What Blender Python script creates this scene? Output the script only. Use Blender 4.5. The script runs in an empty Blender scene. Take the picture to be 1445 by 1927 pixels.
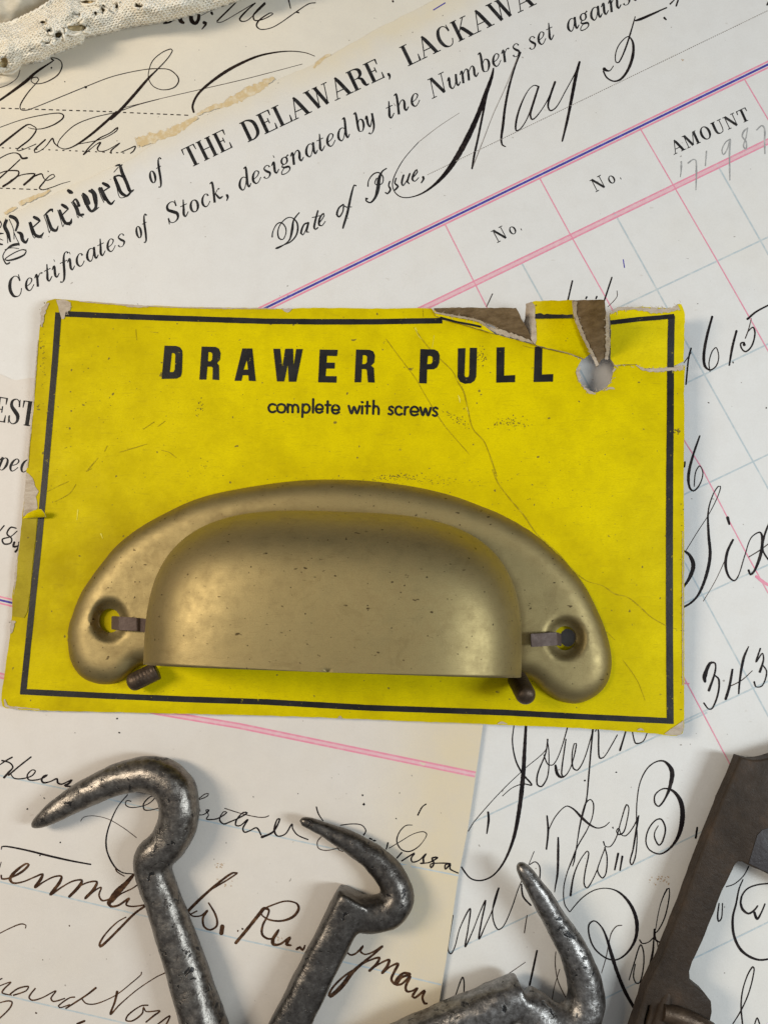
import bpy, bmesh, math, random
from mathutils import Vector, Matrix, noise
from mathutils.geometry import delaunay_2d_cdt

# ------------------------------------------------------------------ camera (1 unit = 1 cm)
SC = bpy.context.scene
COL = SC.collection
FPX, DIST, TILT = 1450.0, 14.2, math.radians(7.0)      # focal length in photo pixels, camera distance, tilt
CX, CY = 722.5, 963.5
CAM = Vector((0.0, -DIST * math.sin(TILT), DIST * math.cos(TILT)))
cam_data = bpy.data.cameras.new("camera")
cam_data.sensor_fit = 'VERTICAL'
cam_data.sensor_height = 34.6
cam_data.lens = FPX * 34.6 / 1927.0
cam_data.clip_start = 0.1
cam_data.clip_end = 500.0
cam_data.dof.use_dof = True
cam_data.dof.focus_distance = 13.6
cam_data.dof.aperture_fstop = 30.0
cam = bpy.data.objects.new("camera", cam_data)
COL.objects.link(cam)
cam.location = CAM
cam.rotation_euler = (TILT, 0, 0)
SC.camera = cam

# ------------------------------------------------------------------ world, lamps, exposure
world = bpy.data.worlds.new("World")
SC.world = world
world.use_nodes = True
bg = world.node_tree.nodes["Background"]
_nt = world.node_tree
_tc = _nt.nodes.new('ShaderNodeTexCoord')
_sp = _nt.nodes.new('ShaderNodeSeparateXYZ')
_cr = _nt.nodes.new('ShaderNodeValToRGB')          # dim walls low down, a paler ceiling overhead
_cr.color_ramp.elements[0].position = 0.0
_cr.color_ramp.elements[0].color = (0.16, 0.14, 0.12, 1)
_cr.color_ramp.elements[1].position = 0.85
_cr.color_ramp.elements[1].color = (0.80, 0.83, 0.86, 1)
_nt.links.new(_tc.outputs['Generated'], _sp.inputs[0])
_nt.links.new(_sp.outputs['Z'], _cr.inputs[0])
_nt.links.new(_cr.outputs[0], bg.inputs[0])
bg.inputs[1].default_value = 0.34

def area_lamp(name, loc, target, size, power, color):
    d = bpy.data.lights.new(name, 'AREA')
    d.shape = 'RECTANGLE'
    d.size, d.size_y = size
    d.energy = power
    d.color = color
    o = bpy.data.objects.new(name, d)
    COL.objects.link(o)
    o.location = loc
    o.rotation_euler = (Vector(target) - Vector(loc)).to_track_quat('-Z', 'Y').to_euler()
    return o

area_lamp("room_lamp_warm", (-24, 4, 25), (0, 0, 0), (6, 13), 7000, (1.0, 0.87, 0.70))
area_lamp("room_lamp_cool", (25, -5, 25), (0, 0, 0), (6, 13), 6500, (0.86, 0.95, 1.0))

SC.view_settings.view_transform = 'Standard'
SC.view_settings.look = 'None'
SC.view_settings.exposure = 0.0
SC.view_settings.gamma = 1.0
SC.view_settings.use_curve_mapping = False
SC.render.engine = 'CYCLES'

# ------------------------------------------------------------------ geometry helpers
_c, _s = math.cos(TILT), math.sin(TILT)

def P(px, py, z=0.0):
    """world point at height z that lies on the line of sight of photo pixel (px, py)"""
    dx, dy, dz = (px - CX) / FPX, -(py - CY) / FPX, -1.0
    d = Vector((dx, dy * _c - dz * _s, dy * _s + dz * _c))
    t = (z - CAM.z) / d.z
    return CAM + d * t

def px_size(z):
    return (DIST - z) / FPX

def catmull(pts, step=3.0, closed=False):
    """smooth curve through points (tuples of any length), sampled about every step pixels"""
    n = len(pts)
    if n < 3 and not closed:
        a, b = pts[0], pts[-1]
        L = math.hypot(b[0] - a[0], b[1] - a[1])
        k = max(1, int(L / (step * 3)))
        return [tuple(a[i] + (b[i] - a[i]) * j / k for i in range(len(a))) for j in range(k + 1)]
    out = []
    segs = n if closed else n - 1
    for i in range(segs):
        p1, p2 = pts[i % n], pts[(i + 1) % n]
        p0 = pts[(i - 1) % n] if (closed or i > 0) else p1
        p3 = pts[(i + 2) % n] if (closed or i + 2 < n) else p2
        L = math.hypot(p2[0] - p1[0], p2[1] - p1[1])
        k = max(1, int(L / step))
        # centripetal-ish tangents, limited so uneven spacing does not overshoot
        L0 = math.hypot(p1[0] - p0[0], p1[1] - p0[1]) or L or 1
        L2 = math.hypot(p3[0] - p2[0], p3[1] - p2[1]) or L or 1
        for j in range(k):
            t = j / k
            h00 = 2 * t**3 - 3 * t**2 + 1; h10 = t**3 - 2 * t**2 + t
            h01 = -2 * t**3 + 3 * t**2; h11 = t**3 - t**2
            v = []
            for c in range(len(p1)):
                m1 = (p2[c] - p0[c]) * L / (L0 + L)
                m2 = (p3[c] - p1[c]) * L / (L + L2)
                v.append(h00 * p1[c] + h10 * m1 + h01 * p2[c] + h11 * m2)
            out.append(tuple(v))
    if not closed:
        out.append(tuple(pts[-1]))
    return out

def inside(poly, x, y):
    r = False
    j = len(poly) - 1
    for i in range(len(poly)):
        xi, yi = poly[i][0], poly[i][1]
        xj, yj = poly[j][0], poly[j][1]
        if (yi > y) != (yj > y) and x < (xj - xi) * (y - yi) / (yj - yi) + xi:
            r = not r
        j = i
    return r

def seg_dist(poly, x, y, closed=True):
    best = 1e18
    n = len(poly)
    for i in range(n if closed else n - 1):
        ax, ay = poly[i][0], poly[i][1]
        bx, by = poly[(i + 1) % n][0], poly[(i + 1) % n][1]
        ux, uy = bx - ax, by - ay
        q = ux * ux + uy * uy
        t = 0 if q == 0 else max(0, min(1, ((x - ax) * ux + (y - ay) * uy) / q))
        d = (ax + t * ux - x) ** 2 + (ay + t * uy - y) ** 2
        if d < best:
            best = d
    return math.sqrt(best)

def flat_tris(poly, holes=(), step=None, margin=None, extra=()):
    """triangulate a pixel polygon with holes and (optionally) inner grid points -> verts2d, faces"""
    pts, edges, faces = [], [], []
    for loop in [poly] + list(holes):
        b = len(pts)
        pts += [Vector((p[0], p[1])) for p in loop]
        edges += [(b + i, b + (i + 1) % len(loop)) for i in range(len(loop))]
    if step:
        margin = margin if margin is not None else step * 0.45
        xs = [p[0] for p in poly]; ys = [p[1] for p in poly]
        r = random.Random(5)
        y = min(ys) + step * 0.5
        row = 0
        while y < max(ys):
            x = min(xs) + step * (0.5 if row % 2 else 0.25)
            while x < max(xs):
                if inside(poly, x, y) and not any(inside(h, x, y) for h in holes):
                    if seg_dist(poly, x, y) > margin and all(seg_dist(h, x, y) > margin for h in holes):
                        pts.append(Vector((x + r.uniform(-.1, .1) * step, y + r.uniform(-.1, .1) * step)))
                x += step
            y += step * 0.87
            row += 1
    for e in extra:
        pts.append(Vector(e))
    v, e, f, *_ = delaunay_2d_cdt(pts, edges, [], 1, 1e-5)
    out = []
    for t in f:
        a, b, c = (v[i] for i in t[:3])
        if holes and any(inside(h, (a.x + b.x + c.x) / 3, (a.y + b.y + c.y) / 3) for h in holes):
            continue
        area = (b - a).cross(c - a)
        out.append(tuple(t) if area < 0 else tuple(reversed(t)))     # pixel y points down
    return v, out

def link(name, me, mats, parent=None, smooth=True):
    o = bpy.data.objects.new(name, me)
    COL.objects.link(o)
    for m in (mats if isinstance(mats, (list, tuple)) else [mats]):
        me.materials.append(m)
    if smooth:
        me.polygons.foreach_set("use_smooth", [True] * len(me.polygons))
    if parent is not None:
        o.parent = parent
        o.location = -(parent.location + (parent.parent.location if parent.parent else Vector((0, 0, 0))))
    return o

def recenter(o, base=True):
    """move the object's origin to the foot of its own mesh"""
    me = o.data
    co = [v.co for v in me.vertices]
    c = Vector(((min(v.x for v in co) + max(v.x for v in co)) / 2, (min(v.y for v in co) + max(v.y for v in co)) / 2, min(v.z for v in co)))
    me.transform(Matrix.Translation(-c))
    o.location = c
    return o

def tag(o, label, cat, group=None):
    o["label"] = label
    o["category"] = cat
    if group:
        o["group"] = group
    return o

def sheet(name, poly, zf, mats, parent=None, holes=(), step=None, thick=0.0, age=None, smooth=True, margin=None, bottom=True):
    """a sheet cut to a pixel outline, lying on the height function zf(px, py); thick > 0 gives it sides and a back"""
    v, f = flat_tris(poly, holes, step, margin)
    bm = bmesh.new()
    top = [bm.verts.new(P(p.x, p.y, zf(p.x, p.y))) for p in v]
    faces = []
    for t in f:
        try:
            faces.append(bm.faces.new([top[i] for i in t]))
        except ValueError:
            pass
    if thick > 0:
        bnd = [e for e in bm.edges if len(e.link_faces) == 1]
        low = {}
        for i, vv in enumerate(top):
            if vv.link_faces:
                low[vv] = bm.verts.new(vv.co - Vector((0, 0, thick)))
        for e in bnd:
            a, b = e.verts
            lp = e.link_faces[0].loops
            fwd = any(l.vert == a and l.link_loop_next.vert == b for l in lp)
            if not fwd:
                a, b = b, a
            q = bm.faces.new((b, a, low[a], low[b]))
            q.material_index = 1 if isinstance(mats, (list, tuple)) and len(mats) > 1 else 0
        if bottom:
            for fc in faces:
                q = bm.faces.new([low[x] for x in reversed(fc.verts)])
                q.material_index = (2 if len(mats) > 2 else 1) if isinstance(mats, (list, tuple)) and len(mats) > 1 else 0
    loose = [x for x in bm.verts if not x.link_faces]
    bmesh.ops.delete(bm, geom=loose, context='VERTS')
    me = bpy.data.meshes.new(name)
    bm.to_mesh(me)
    bm.free()
    o = link(name, me, mats, parent, smooth)
    if thick > 0 and smooth:
        me.set_sharp_from_angle(angle=math.radians(50))
    return o

class Ink:
    """collects pen strokes and filled shapes (in photo pixels) as thin ink lying on a sheet"""
    def __init__(self, zf):
        self.zf, self.v, self.f, self.n = zf, [], [], 0
    def ribbon(self, pts, step=2.6, closed=False, jitter=0.0, caps=True):
        c = catmull(pts, step, closed)
        self.n += 1
        dz = (self.n % 40) * 2.5e-5
        L, R = [], []
        m = len(c)
        for i, q in enumerate(c):
            a = c[i - 1] if i > 0 else (c[-1] if closed else q)
            b = c[i + 1] if i + 1 < m else (c[0] if closed else q)
            tx, ty = b[0] - a[0], b[1] - a[1]
            l = math.hypot(tx, ty) or 1
            w = max(0.25, q[2] / 2 * (1 + random.uniform(-jitter, jitter)))
            nx, ny = -ty / l * w, tx / l * w
            z = self.zf(q[0], q[1]) + dz
            if caps and not closed and i == 0:
                L.append(P(q[0] - tx / l * w * .7 + nx * .5, q[1] - ty / l * w * .7 + ny * .5, z)); R.append(P(q[0] - tx / l * w * .7 - nx * .5, q[1] - ty / l * w * .7 - ny * .5, z))
            L.append(P(q[0] + nx, q[1] + ny, z)); R.append(P(q[0] - nx, q[1] - ny, z))
            if caps and not closed and i == m - 1:
                L.append(P(q[0] + tx / l * w * .7 + nx * .5, q[1] + ty / l * w * .7 + ny * .5, z)); R.append(P(q[0] + tx / l * w * .7 - nx * .5, q[1] + ty / l * w * .7 - ny * .5, z))
        b0 = len(self.v)
        for l_, r_ in zip(L, R):
            self.v += [l_, r_]
        k = len(L)
        for i in range(k if closed else k - 1):
            j = (i + 1) % k
            self.f.append((b0 + 2 * i, b0 + 2 * i + 1, b0 + 2 * j + 1, b0 + 2 * j))
    def line(self, a, b, w, step=12):
        L = math.hypot(b[0] - a[0], b[1] - a[1])
        k = max(1, int(L / step))
        self.ribbon([(a[0] + (b[0] - a[0]) * i / k, a[1] + (b[1] - a[1]) * i / k, w) for i in range(k + 1)], step=50, caps=False)
    def dashes(self, a, b, w, on, off):
        L = math.hypot(b[0] - a[0], b[1] - a[1])
        ux, uy = (b[0] - a[0]) / L, (b[1] - a[1]) / L
        t = 0
        while t < L:
            o = on * random.uniform(.8, 1.15)
            e = min(L, t + o)
            self.ribbon([(a[0] + ux * t, a[1] + uy * t, w), (a[0] + ux * e, a[1] + uy * e, w)], step=50, caps=False)
            t = e + off * random.uniform(.85, 1.15)
    def shape(self, poly, holes=()):
        v, f = flat_tris(poly, holes)
        self.n += 1
        dz = (self.n % 40) * 2.5e-5
        b = len(self.v)
        self.v += [P(p.x, p.y, self.zf(p.x, p.y) + dz) for p in v]
        self.f += [tuple(b + i for i in t) for t in f]
    def blob(self, x, y, r, n=9, rough=.35):
        ph = random.uniform(0, 6.28)
        st = random.uniform(.6, 1.0)
        pts = []
        for i in range(n):
            a = 2 * math.pi * i / n
            q = r * (1 + random.uniform(-rough, rough))
            u, w = q * math.cos(a), q * math.sin(a) * st
            pts.append((x + u * math.cos(ph) - w * math.sin(ph), y + u * math.sin(ph) + w * math.cos(ph)))
        self.n += 1
        dz = (self.n % 40) * 2.5e-5
        b = len(self.v)
        self.v += [P(p[0], p[1], self.zf(*p) + dz) for p in pts]
        self.f.append(tuple(range(b, b + n)))
    def build(self, name, mat, parent):
        me = bpy.data.meshes.new(name)
        me.from_pydata([tuple(x) for x in self.v], [], self.f)
        me.update()
        bm = bmesh.new(); bm.from_mesh(me)
        for fc in bm.faces:
            if fc.normal.z < 0:
                fc.normal_flip()
        bm.to_mesh(me); bm.free()
        return link(name, me, mat, parent, smooth=False)

def strokes(ink, ox, oy, s, text, jitter=.07, k=1.0):
    """pen strokes written as 'x,y*w x,y ...', one stroke per line, read at magnification s from corner (ox, oy)"""
    for ln in text.strip().split("\n"):
        for st in ln.split(";"):
            pts, w = [], 2.0
            for tok in st.split():
                q, _, ww = tok.partition("*")
                if ww:
                    w = float(ww)
                x, y = q.split(",")
                pts.append((ox + float(x) / s, oy + float(y) / s, w * k))
            if len(pts) == 1:
                ink.blob(pts[0][0], pts[0][1], pts[0][2] / 2)
            elif pts:
                thin = getattr(ink, 'thin', None)
                (thin if thin and max(p[2] for p in pts) <= 2.05 * k else ink).ribbon(pts, jitter=jitter)

# ------------------------------------------------------------------ materials
def new_mat(name):
    m = bpy.data.materials.new(name)
    m.use_nodes = True
    nt = m.node_tree
    return m, nt, nt.nodes, nt.links, nt.nodes["Principled BSDF"]

def N(nodes, kind, **kw):
    n = nodes.new(kind)
    for k, v in kw.items():
        setattr(n, k, v)
    return n

def nz(nt, scale, detail=4, rough=.55, vec=None, dist=0.0):
    n = nt.nodes.new('ShaderNodeTexNoise')
    n.inputs['Scale'].default_value = scale
    n.inputs['Detail'].default_value = detail
    n.inputs['Roughness'].default_value = rough
    n.inputs['Distortion'].default_value = dist
    if vec is None:
        tc = nt.nodes.new('ShaderNodeTexCoord')
        vec = tc.outputs['Object']
    nt.links.new(vec, n.inputs['Vector'])
    return n.outputs['Fac']

def ramp(nt, fac, stops):
    r = nt.nodes.new('ShaderNodeValToRGB')
    e = r.color_ramp.elements
    while len(e) < len(stops):
        e.new(.5)
    for el, (p, c) in zip(e, stops):
        el.position = p
        el.color = (c, c, c, 1) if isinstance(c, (int, float)) else (*c, 1)
    nt.links.new(fac, r.inputs[0])
    return r.outputs[0]

def mix(nt, fac, a, b, mode='MIX'):
    n = nt.nodes.new('ShaderNodeMix')
    n.data_type = 'RGBA'
    n.blend_type = mode
    for sock, val in ((n.inputs[0], fac), (n.inputs[6], a), (n.inputs[7], b)):
        if isinstance(val, (int, float)):
            sock.default_value = val
        elif isinstance(val, tuple):
            sock.default_value = (*val, 1)
        else:
            nt.links.new(val, sock)
    return n.outputs[2]

def math_n(nt, op, a, b=0.0):
    n = nt.nodes.new('ShaderNodeMath')
    n.operation = op
    for sock, val in ((n.inputs[0], a), (n.inputs[1], b)):
        if isinstance(val, (int, float)):
            sock.default_value = val
        else:
            nt.links.new(val, sock)
    return n.outputs[0]

def bump(nt, bsdf, h, dist=.01, strength=1.0, prev=None):
    b = nt.nodes.new('ShaderNodeBump')
    b.inputs['Distance'].default_value = dist
    b.inputs['Strength'].default_value = strength
    nt.links.new(h, b.inputs['Height'])
    if prev is not None:
        nt.links.new(prev, b.inputs['Normal'])
    nt.links.new(b.outputs[0], bsdf.inputs['Normal'])
    return b.outputs[0]

def stretch(nt, sx, sy, sz, rot=0.0):
    tc = nt.nodes.new('ShaderNodeTexCoord')
    mp = nt.nodes.new('ShaderNodeMapping')
    mp.inputs['Scale'].default_value = (sx, sy, sz)
    mp.inputs['Rotation'].default_value = (0, 0, rot)
    nt.links.new(tc.outputs['Object'], mp.inputs['Vector'])
    return mp.outputs[0]

def paper_mat(name, white, cream, seed=0.0):
    m, nt, nodes, links, b = new_mat(name)
    at = N(nodes, 'ShaderNodeAttribute', attribute_name='age')
    big = nz(nt, .35, 4, .6)
    a = math_n(nt, 'ADD', at.outputs['Fac'], math_n(nt, 'MULTIPLY', math_n(nt, 'SUBTRACT', big, .5), .7))
    col = mix(nt, a, white, cream)
    nt.nodes[-1].clamp_factor = True
    mott = nz(nt, 2.2, 6, .65)
    col = mix(nt, ramp(nt, mott, [(.42, 0.0), (.75, .35)]), col, (white[0] * .88, white[1] * .86, white[2] * .84))
    fib = nz(nt, 28, 3, .6)
    col = mix(nt, ramp(nt, fib, [(.3, .10), (.6, 0.0)]), col, (.55, .52, .48))
    sp = nz(nt, 11, 1, .4)
    col = mix(nt, ramp(nt, sp, [(.795, 0.0), (.825, .7)]), col, (.24, .21, .18))
    sp2 = nz(nt, 5.0, 2, .4, stretch(nt, 1, 2.2, 1, .9))
    col = mix(nt, ramp(nt, sp2, [(.76, 0.0), (.81, .25)]), col, (.42, .36, .28))
    links.new(col, b.inputs['Base Color'])
    b.inputs['Roughness'].default_value = .72
    b.inputs['Specular IOR Level'].default_value = .25
    p = bump(nt, b, nz(nt, 40, 4, .6), .004, .55)
    bump(nt, b, nz(nt, 1.1, 3, .5), .05, .35, p)
    return m

def ink_mat(name, c, var=.5, rough=.6, light=None):
    m, nt, nodes, links, b = new_mat(name)
    n = nz(nt, 9, 4, .6)
    l = light or tuple(min(1, x * 2.6 + .03) for x in c)
    links.new(mix(nt, ramp(nt, n, [(.45, 0.0), (.72, var)]), c, l), b.inputs['Base Color'])
    b.inputs['Roughness'].default_value = rough
    b.inputs['Specular IOR Level'].default_value = .12
    return m

M_PAPER = paper_mat('white_paper', (.775, .765, .745), (.77, .69, .53))
M_PAPER_B = paper_mat('ledger_paper', (.745, .70, .65), (.74, .64, .46))
M_PAPER_C = paper_mat('yellowed_paper', (.79, .755, .675), (.77, .69, .54))
M_PRINT = ink_mat('printing_ink', (.016, .015, .016), .35, light=(.10, .10, .10))
M_INK = ink_mat('black_pen_ink', (.010, .007, .008), .5, light=(.06, .045, .04))
M_INKT = ink_mat('thin_pen_ink', (.060, .045, .040), .9, light=(.20, .155, .13))
M_INKC = ink_mat('brown_black_ink', (.016, .010, .008), .5, light=(.07, .042, .03))
M_SEPIA = ink_mat('sepia_ink', (.045, .020, .010), .9, light=(.17, .085, .04))
M_PENCIL = ink_mat('pencil_lead', (.33, .33, .33), .9, light=(.55, .55, .54))
M_HAIR = ink_mat('faded_ink', (.27, .24, .22), .8, light=(.5, .46, .42))
M_PINK = ink_mat('pink_ruling', (.80, .29, .40), .6, light=(.82, .46, .53))
M_PINKL = ink_mat('pale_pink_ruling', (.80, .48, .54), .7, light=(.80, .60, .62))
M_BLUE = ink_mat('blue_ruling', (.075, .06, .33), .3)
M_GREYB = ink_mat('pale_blue_ruling', (.50, .57, .60), .9, light=(.66, .69, .68))
M_GLUE = ink_mat('dried_glue', (.66, .51, .29), 1.0, light=(.77, .69, .53))
M_STAIN = ink_mat('rust_stain', (.50, .36, .24), .9, light=(.66, .56, .46))
# ------------------------------------------------------------------ the table and the papers
def U(px, py):
    return .026 * math.sin(px * .0047 + 1.1) * math.cos(py * .0041 + .4) + .019 * math.sin(px * .011 + py * .008) + .009 * math.sin(px * .021 - py * .017 + 2)
def h_c(px, py):                      # the yellowed sheet at the bottom of the pile
    return .060 + U(px, py)
def h_a(px, py):                      # the stock receipt
    return .078 + U(px, py)
def h_b(px, py):                      # the ledger page on top of it
    e = 908 - (py - 1368) * .162 - px                    # the creamy edge lifts a little off the sheet below
    return .098 + U(px, py) + .060 * sstep(110, 0, e) * sstep(1150, 1300, py)
def up(f, d):
    return lambda x, y: f(x, y) + d

def unP(co):
    r = co - CAM
    x, y, z = r.x, r.y * _c + r.z * _s, -r.y * _s + r.z * _c
    return CX + FPX * x / -z, CY - FPX * y / -z

def set_age(o, fn):
    me = o.data
    at = me.attributes.new('age', 'FLOAT', 'POINT')
    at.data.foreach_set('value', [fn(*unP(v.co)) for v in me.vertices])

def sstep(a, b, x):
    t = max(0.0, min(1.0, (x - a) / (b - a)))
    return t * t * (3 - 2 * t)

def rough_line(pts, step, amp, seed):
    r = random.Random(seed)
    out = []
    for a, b in zip(pts, pts[1:]):
        L = math.hypot(b[0] - a[0], b[1] - a[1])
        k = max(1, int(L / step))
        for i in range(k):
            t = i / k
            out.append((a[0] + (b[0] - a[0]) * t + r.uniform(-amp, amp), a[1] + (b[1] - a[1]) * t + r.uniform(-amp, amp)))
    out.append(pts[-1])
    return out

random.seed(3)
m_table, nt, nodes, links, b = new_mat('dark_wood')
links.new(ramp(nt, nz(nt, 1.2, 5, .6, stretch(nt, 1, 9, 1)), [(.3, (.06, .035, .02)), (.7, (.14, .085, .05))]), b.inputs['Base Color'])
b.inputs['Roughness'].default_value = .5
tb = bmesh.new()
bmesh.ops.create_cube(tb, size=1, matrix=Matrix.Translation((0, 0, -.55)) @ Matrix.Diagonal((60, 60, 1.1, 1)))
me = bpy.data.meshes.new('table_top'); tb.to_mesh(me); tb.free()
table = link('table_top', me, m_table, smooth=False)
table["kind"] = "structure"

sheet_c = sheet('handwritten_sheet', [(-160, -190), (930, -190), (930, -60), (820, 60), (520, 260), (170, 420), (-160, 560)], h_c, [M_PAPER_C], step=34, thick=.010)
set_age(sheet_c, lambda x, y: .28 + .35 * sstep(500, 0, x) * sstep(500, 200, y))
recenter(sheet_c)
tag(sheet_c, "yellowed handwritten sheet with dashed writing lines, partly under the lace", "paper")

edge_a = rough_line([(-160, 484), (20, 404), (140, 347), (255, 296), (300, 262), (380, 222), (520, 152), (610, 112), (700, 60), (810, 4), (1130, -156)], 14, 1.2, 8)
sheet_a = sheet('stock_receipt', edge_a + [(1640, -160), (1640, 2120), (-160, 2120)], h_a, [M_PAPER], step=34, thick=.012)
def age_a(x, y):
    d = (y - (397 - .49 * (x - 20))) * .9            # distance below the sheet's top edge
    return (.70 * sstep(55, 0, d)) + .45 * sstep(170, 0, d) * sstep(480, 680, x) * sstep(1100, 760, x) + .16 * sstep(1300, 1927, y)
set_age(sheet_a, age_a)
recenter(sheet_a)
tag(sheet_a, "white printed stock receipt with blue and pink table rulings running under the yellow card", "paper")

edge_b = rough_line([(-160, 694), (0, 704), (30, 716), (66, 711), (500, 790), (985, 885)], 9, 1.5, 4)
sheet_b = sheet('ledger_page', edge_b + [(960, 1060), (908, 1368), (895, 1460), (880, 1560), (862, 1650), (841, 1796), (825, 1893), (790, 2110), (-160, 2110)], h_b, [M_PAPER_B], step=30, thick=.014)
def age_b(x, y):
    e = 908 - (y - 1368) * .162
    return .85 * sstep(250, 20, e - x) * sstep(1250, 1380, y) + .12 * sstep(1300, 1800, y)
set_age(sheet_b, age_b)
recenter(sheet_b)
tag(sheet_b, "ledger page with creamy right edge and slanted signatures under the two larger iron hooks", "paper")

# ------------------------------------------------------------------ rulings
ZA, ZB, ZC = up(h_a, .0022), up(h_b, .0022), up(h_c, .0022)
ka = Ink(up(h_a, .0016)); kb = Ink(up(h_b, .0016))
GREY_A = [((979, 491), (1019, 563)), ((1019, 563), (1466, 1387)), ((1154.6, 399), (1290, 643)), ((1290, 643), (1466, 958)), ((1349, 310), (1466, 516)),
          ((1150, 585), (1466, 436)), ((1240, 745), (1466, 637)), ((1240, 953), (1466, 845)), ((1200, 1175), (1466, 1053)), ((1240, 1378), (1466, 1272)),
          ((890, 1547), (1111, 1444)), ((1111, 1444), (1330, 1341)), ((840, 1795), (1066, 1689.5)), ((1066, 1689.5), (1330, 1560)), ((1330, 1560), (1480, 1488)),
          ((1080, 1907), (1209, 1844)), ((1209, 1844), (1315, 1799)), ((1315, 1799), (1480, 1718))]
for a, c in GREY_A:
    ka.line(a, c, 3.0)
GREY_B = [((-30, 1453), (149, 1490)), ((149, 1490), (235, 1511)), ((235, 1511), (516, 1573)), ((516, 1573), (623, 1596)), ((623, 1596), (772, 1630)), ((772, 1630), (862, 1647.6)),
          ((-30, 1652), (277, 1725)), ((277, 1725), (457, 1769)), ((457, 1769), (654, 1812)), ((654, 1812), (830, 1853)), ((-30, 1864), (242, 1927)), ((242, 1927), (420, 1970))]
for a, c in GREY_B:
    kb.line(a, c, 3.0)
ka.build('blue_grid_lines', M_GREYB, sheet_a); kb.build('blue_grid_lines', M_GREYB, sheet_b)
ka = Ink(ZA); kl = Ink(up(h_a, .0018)); kb = Ink(ZB); kbl = Ink(up(h_b, .0018))
def off(a, c, d):
    L = math.hypot(c[0] - a[0], c[1] - a[1]); nx, ny = -(c[1] - a[1]) / L * d, (c[0] - a[0]) / L * d
    return (a[0] + nx, a[1] + ny), (c[0] + nx, c[1] + ny)
for d in (-5.2, 5.2):
    ka.line(*off((440, 608.5), (1480, 104), d), 3.3)
for d in (-4.2, 4.2):
    ka.line(*off((760, 597.5), (1480, 249), d), 2.9)
kl.line((760, 597.5), (1480, 249), 4.6)
for pl in ([(837.5, 422.5), (893, 533), (925, 597)], [(1015, 335), (1073, 442), (1141, 563), (1290, 834)], [(1290, 834), (1320, 881), (1368, 974), (1405, 1044), (1470, 1162)],
           [(1203.6, 241), (1266, 348), (1349, 491), (1407, 593), (1470, 706)], [(1400, 149), (1470, 268)], [(1240, 1188), (1287, 1276), (1352.6, 1400), (1372, 1437), (1410, 1508)]):
    for a, c in zip(pl, pl[1:]):
        ka.line(a, c, 2.2)
strokes(ka, 1270, 900, 4.28, "650,790*5 700,830*6 749,860*5;60,1650*3 110,1655*3")
kbk = Ink(ZA); kbk.line((440, 608.5), (1480, 104), 4.2)
kbk.line((815, 19), (838, 5), 2.2); kbk.line((1172, 488), (1174.5, 504), 2.0)
for (a, c) in (((-30, 1264), (301, 1341)), ((301, 1341), (450, 1366)), ((450, 1366), (894, 1457.5))):
    for d in (-4.0, 4.0):
        kb.line(*off(a, c, d), 3.3)
    kbl.line(a, c, 5)
for d in (-6, 6):
    kb.line(*off((-30, 1122), (60, 1143), d), 3.2)
kb2 = Ink(ZB); kb2.line((-30, 1122), (60, 1143), 4.0)
ka.build('pink_ruled_lines', M_PINK, sheet_a); kl.build('pink_line_centre', M_PINKL, sheet_a); kbk.build('blue_ruled_line', M_BLUE, sheet_a)
kb.build('pink_ruled_lines', M_PINK, sheet_b); kbl.build('pink_line_centre', M_PINKL, sheet_b); kb2.build('blue_ruled_line', M_BLUE, sheet_b)

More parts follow.
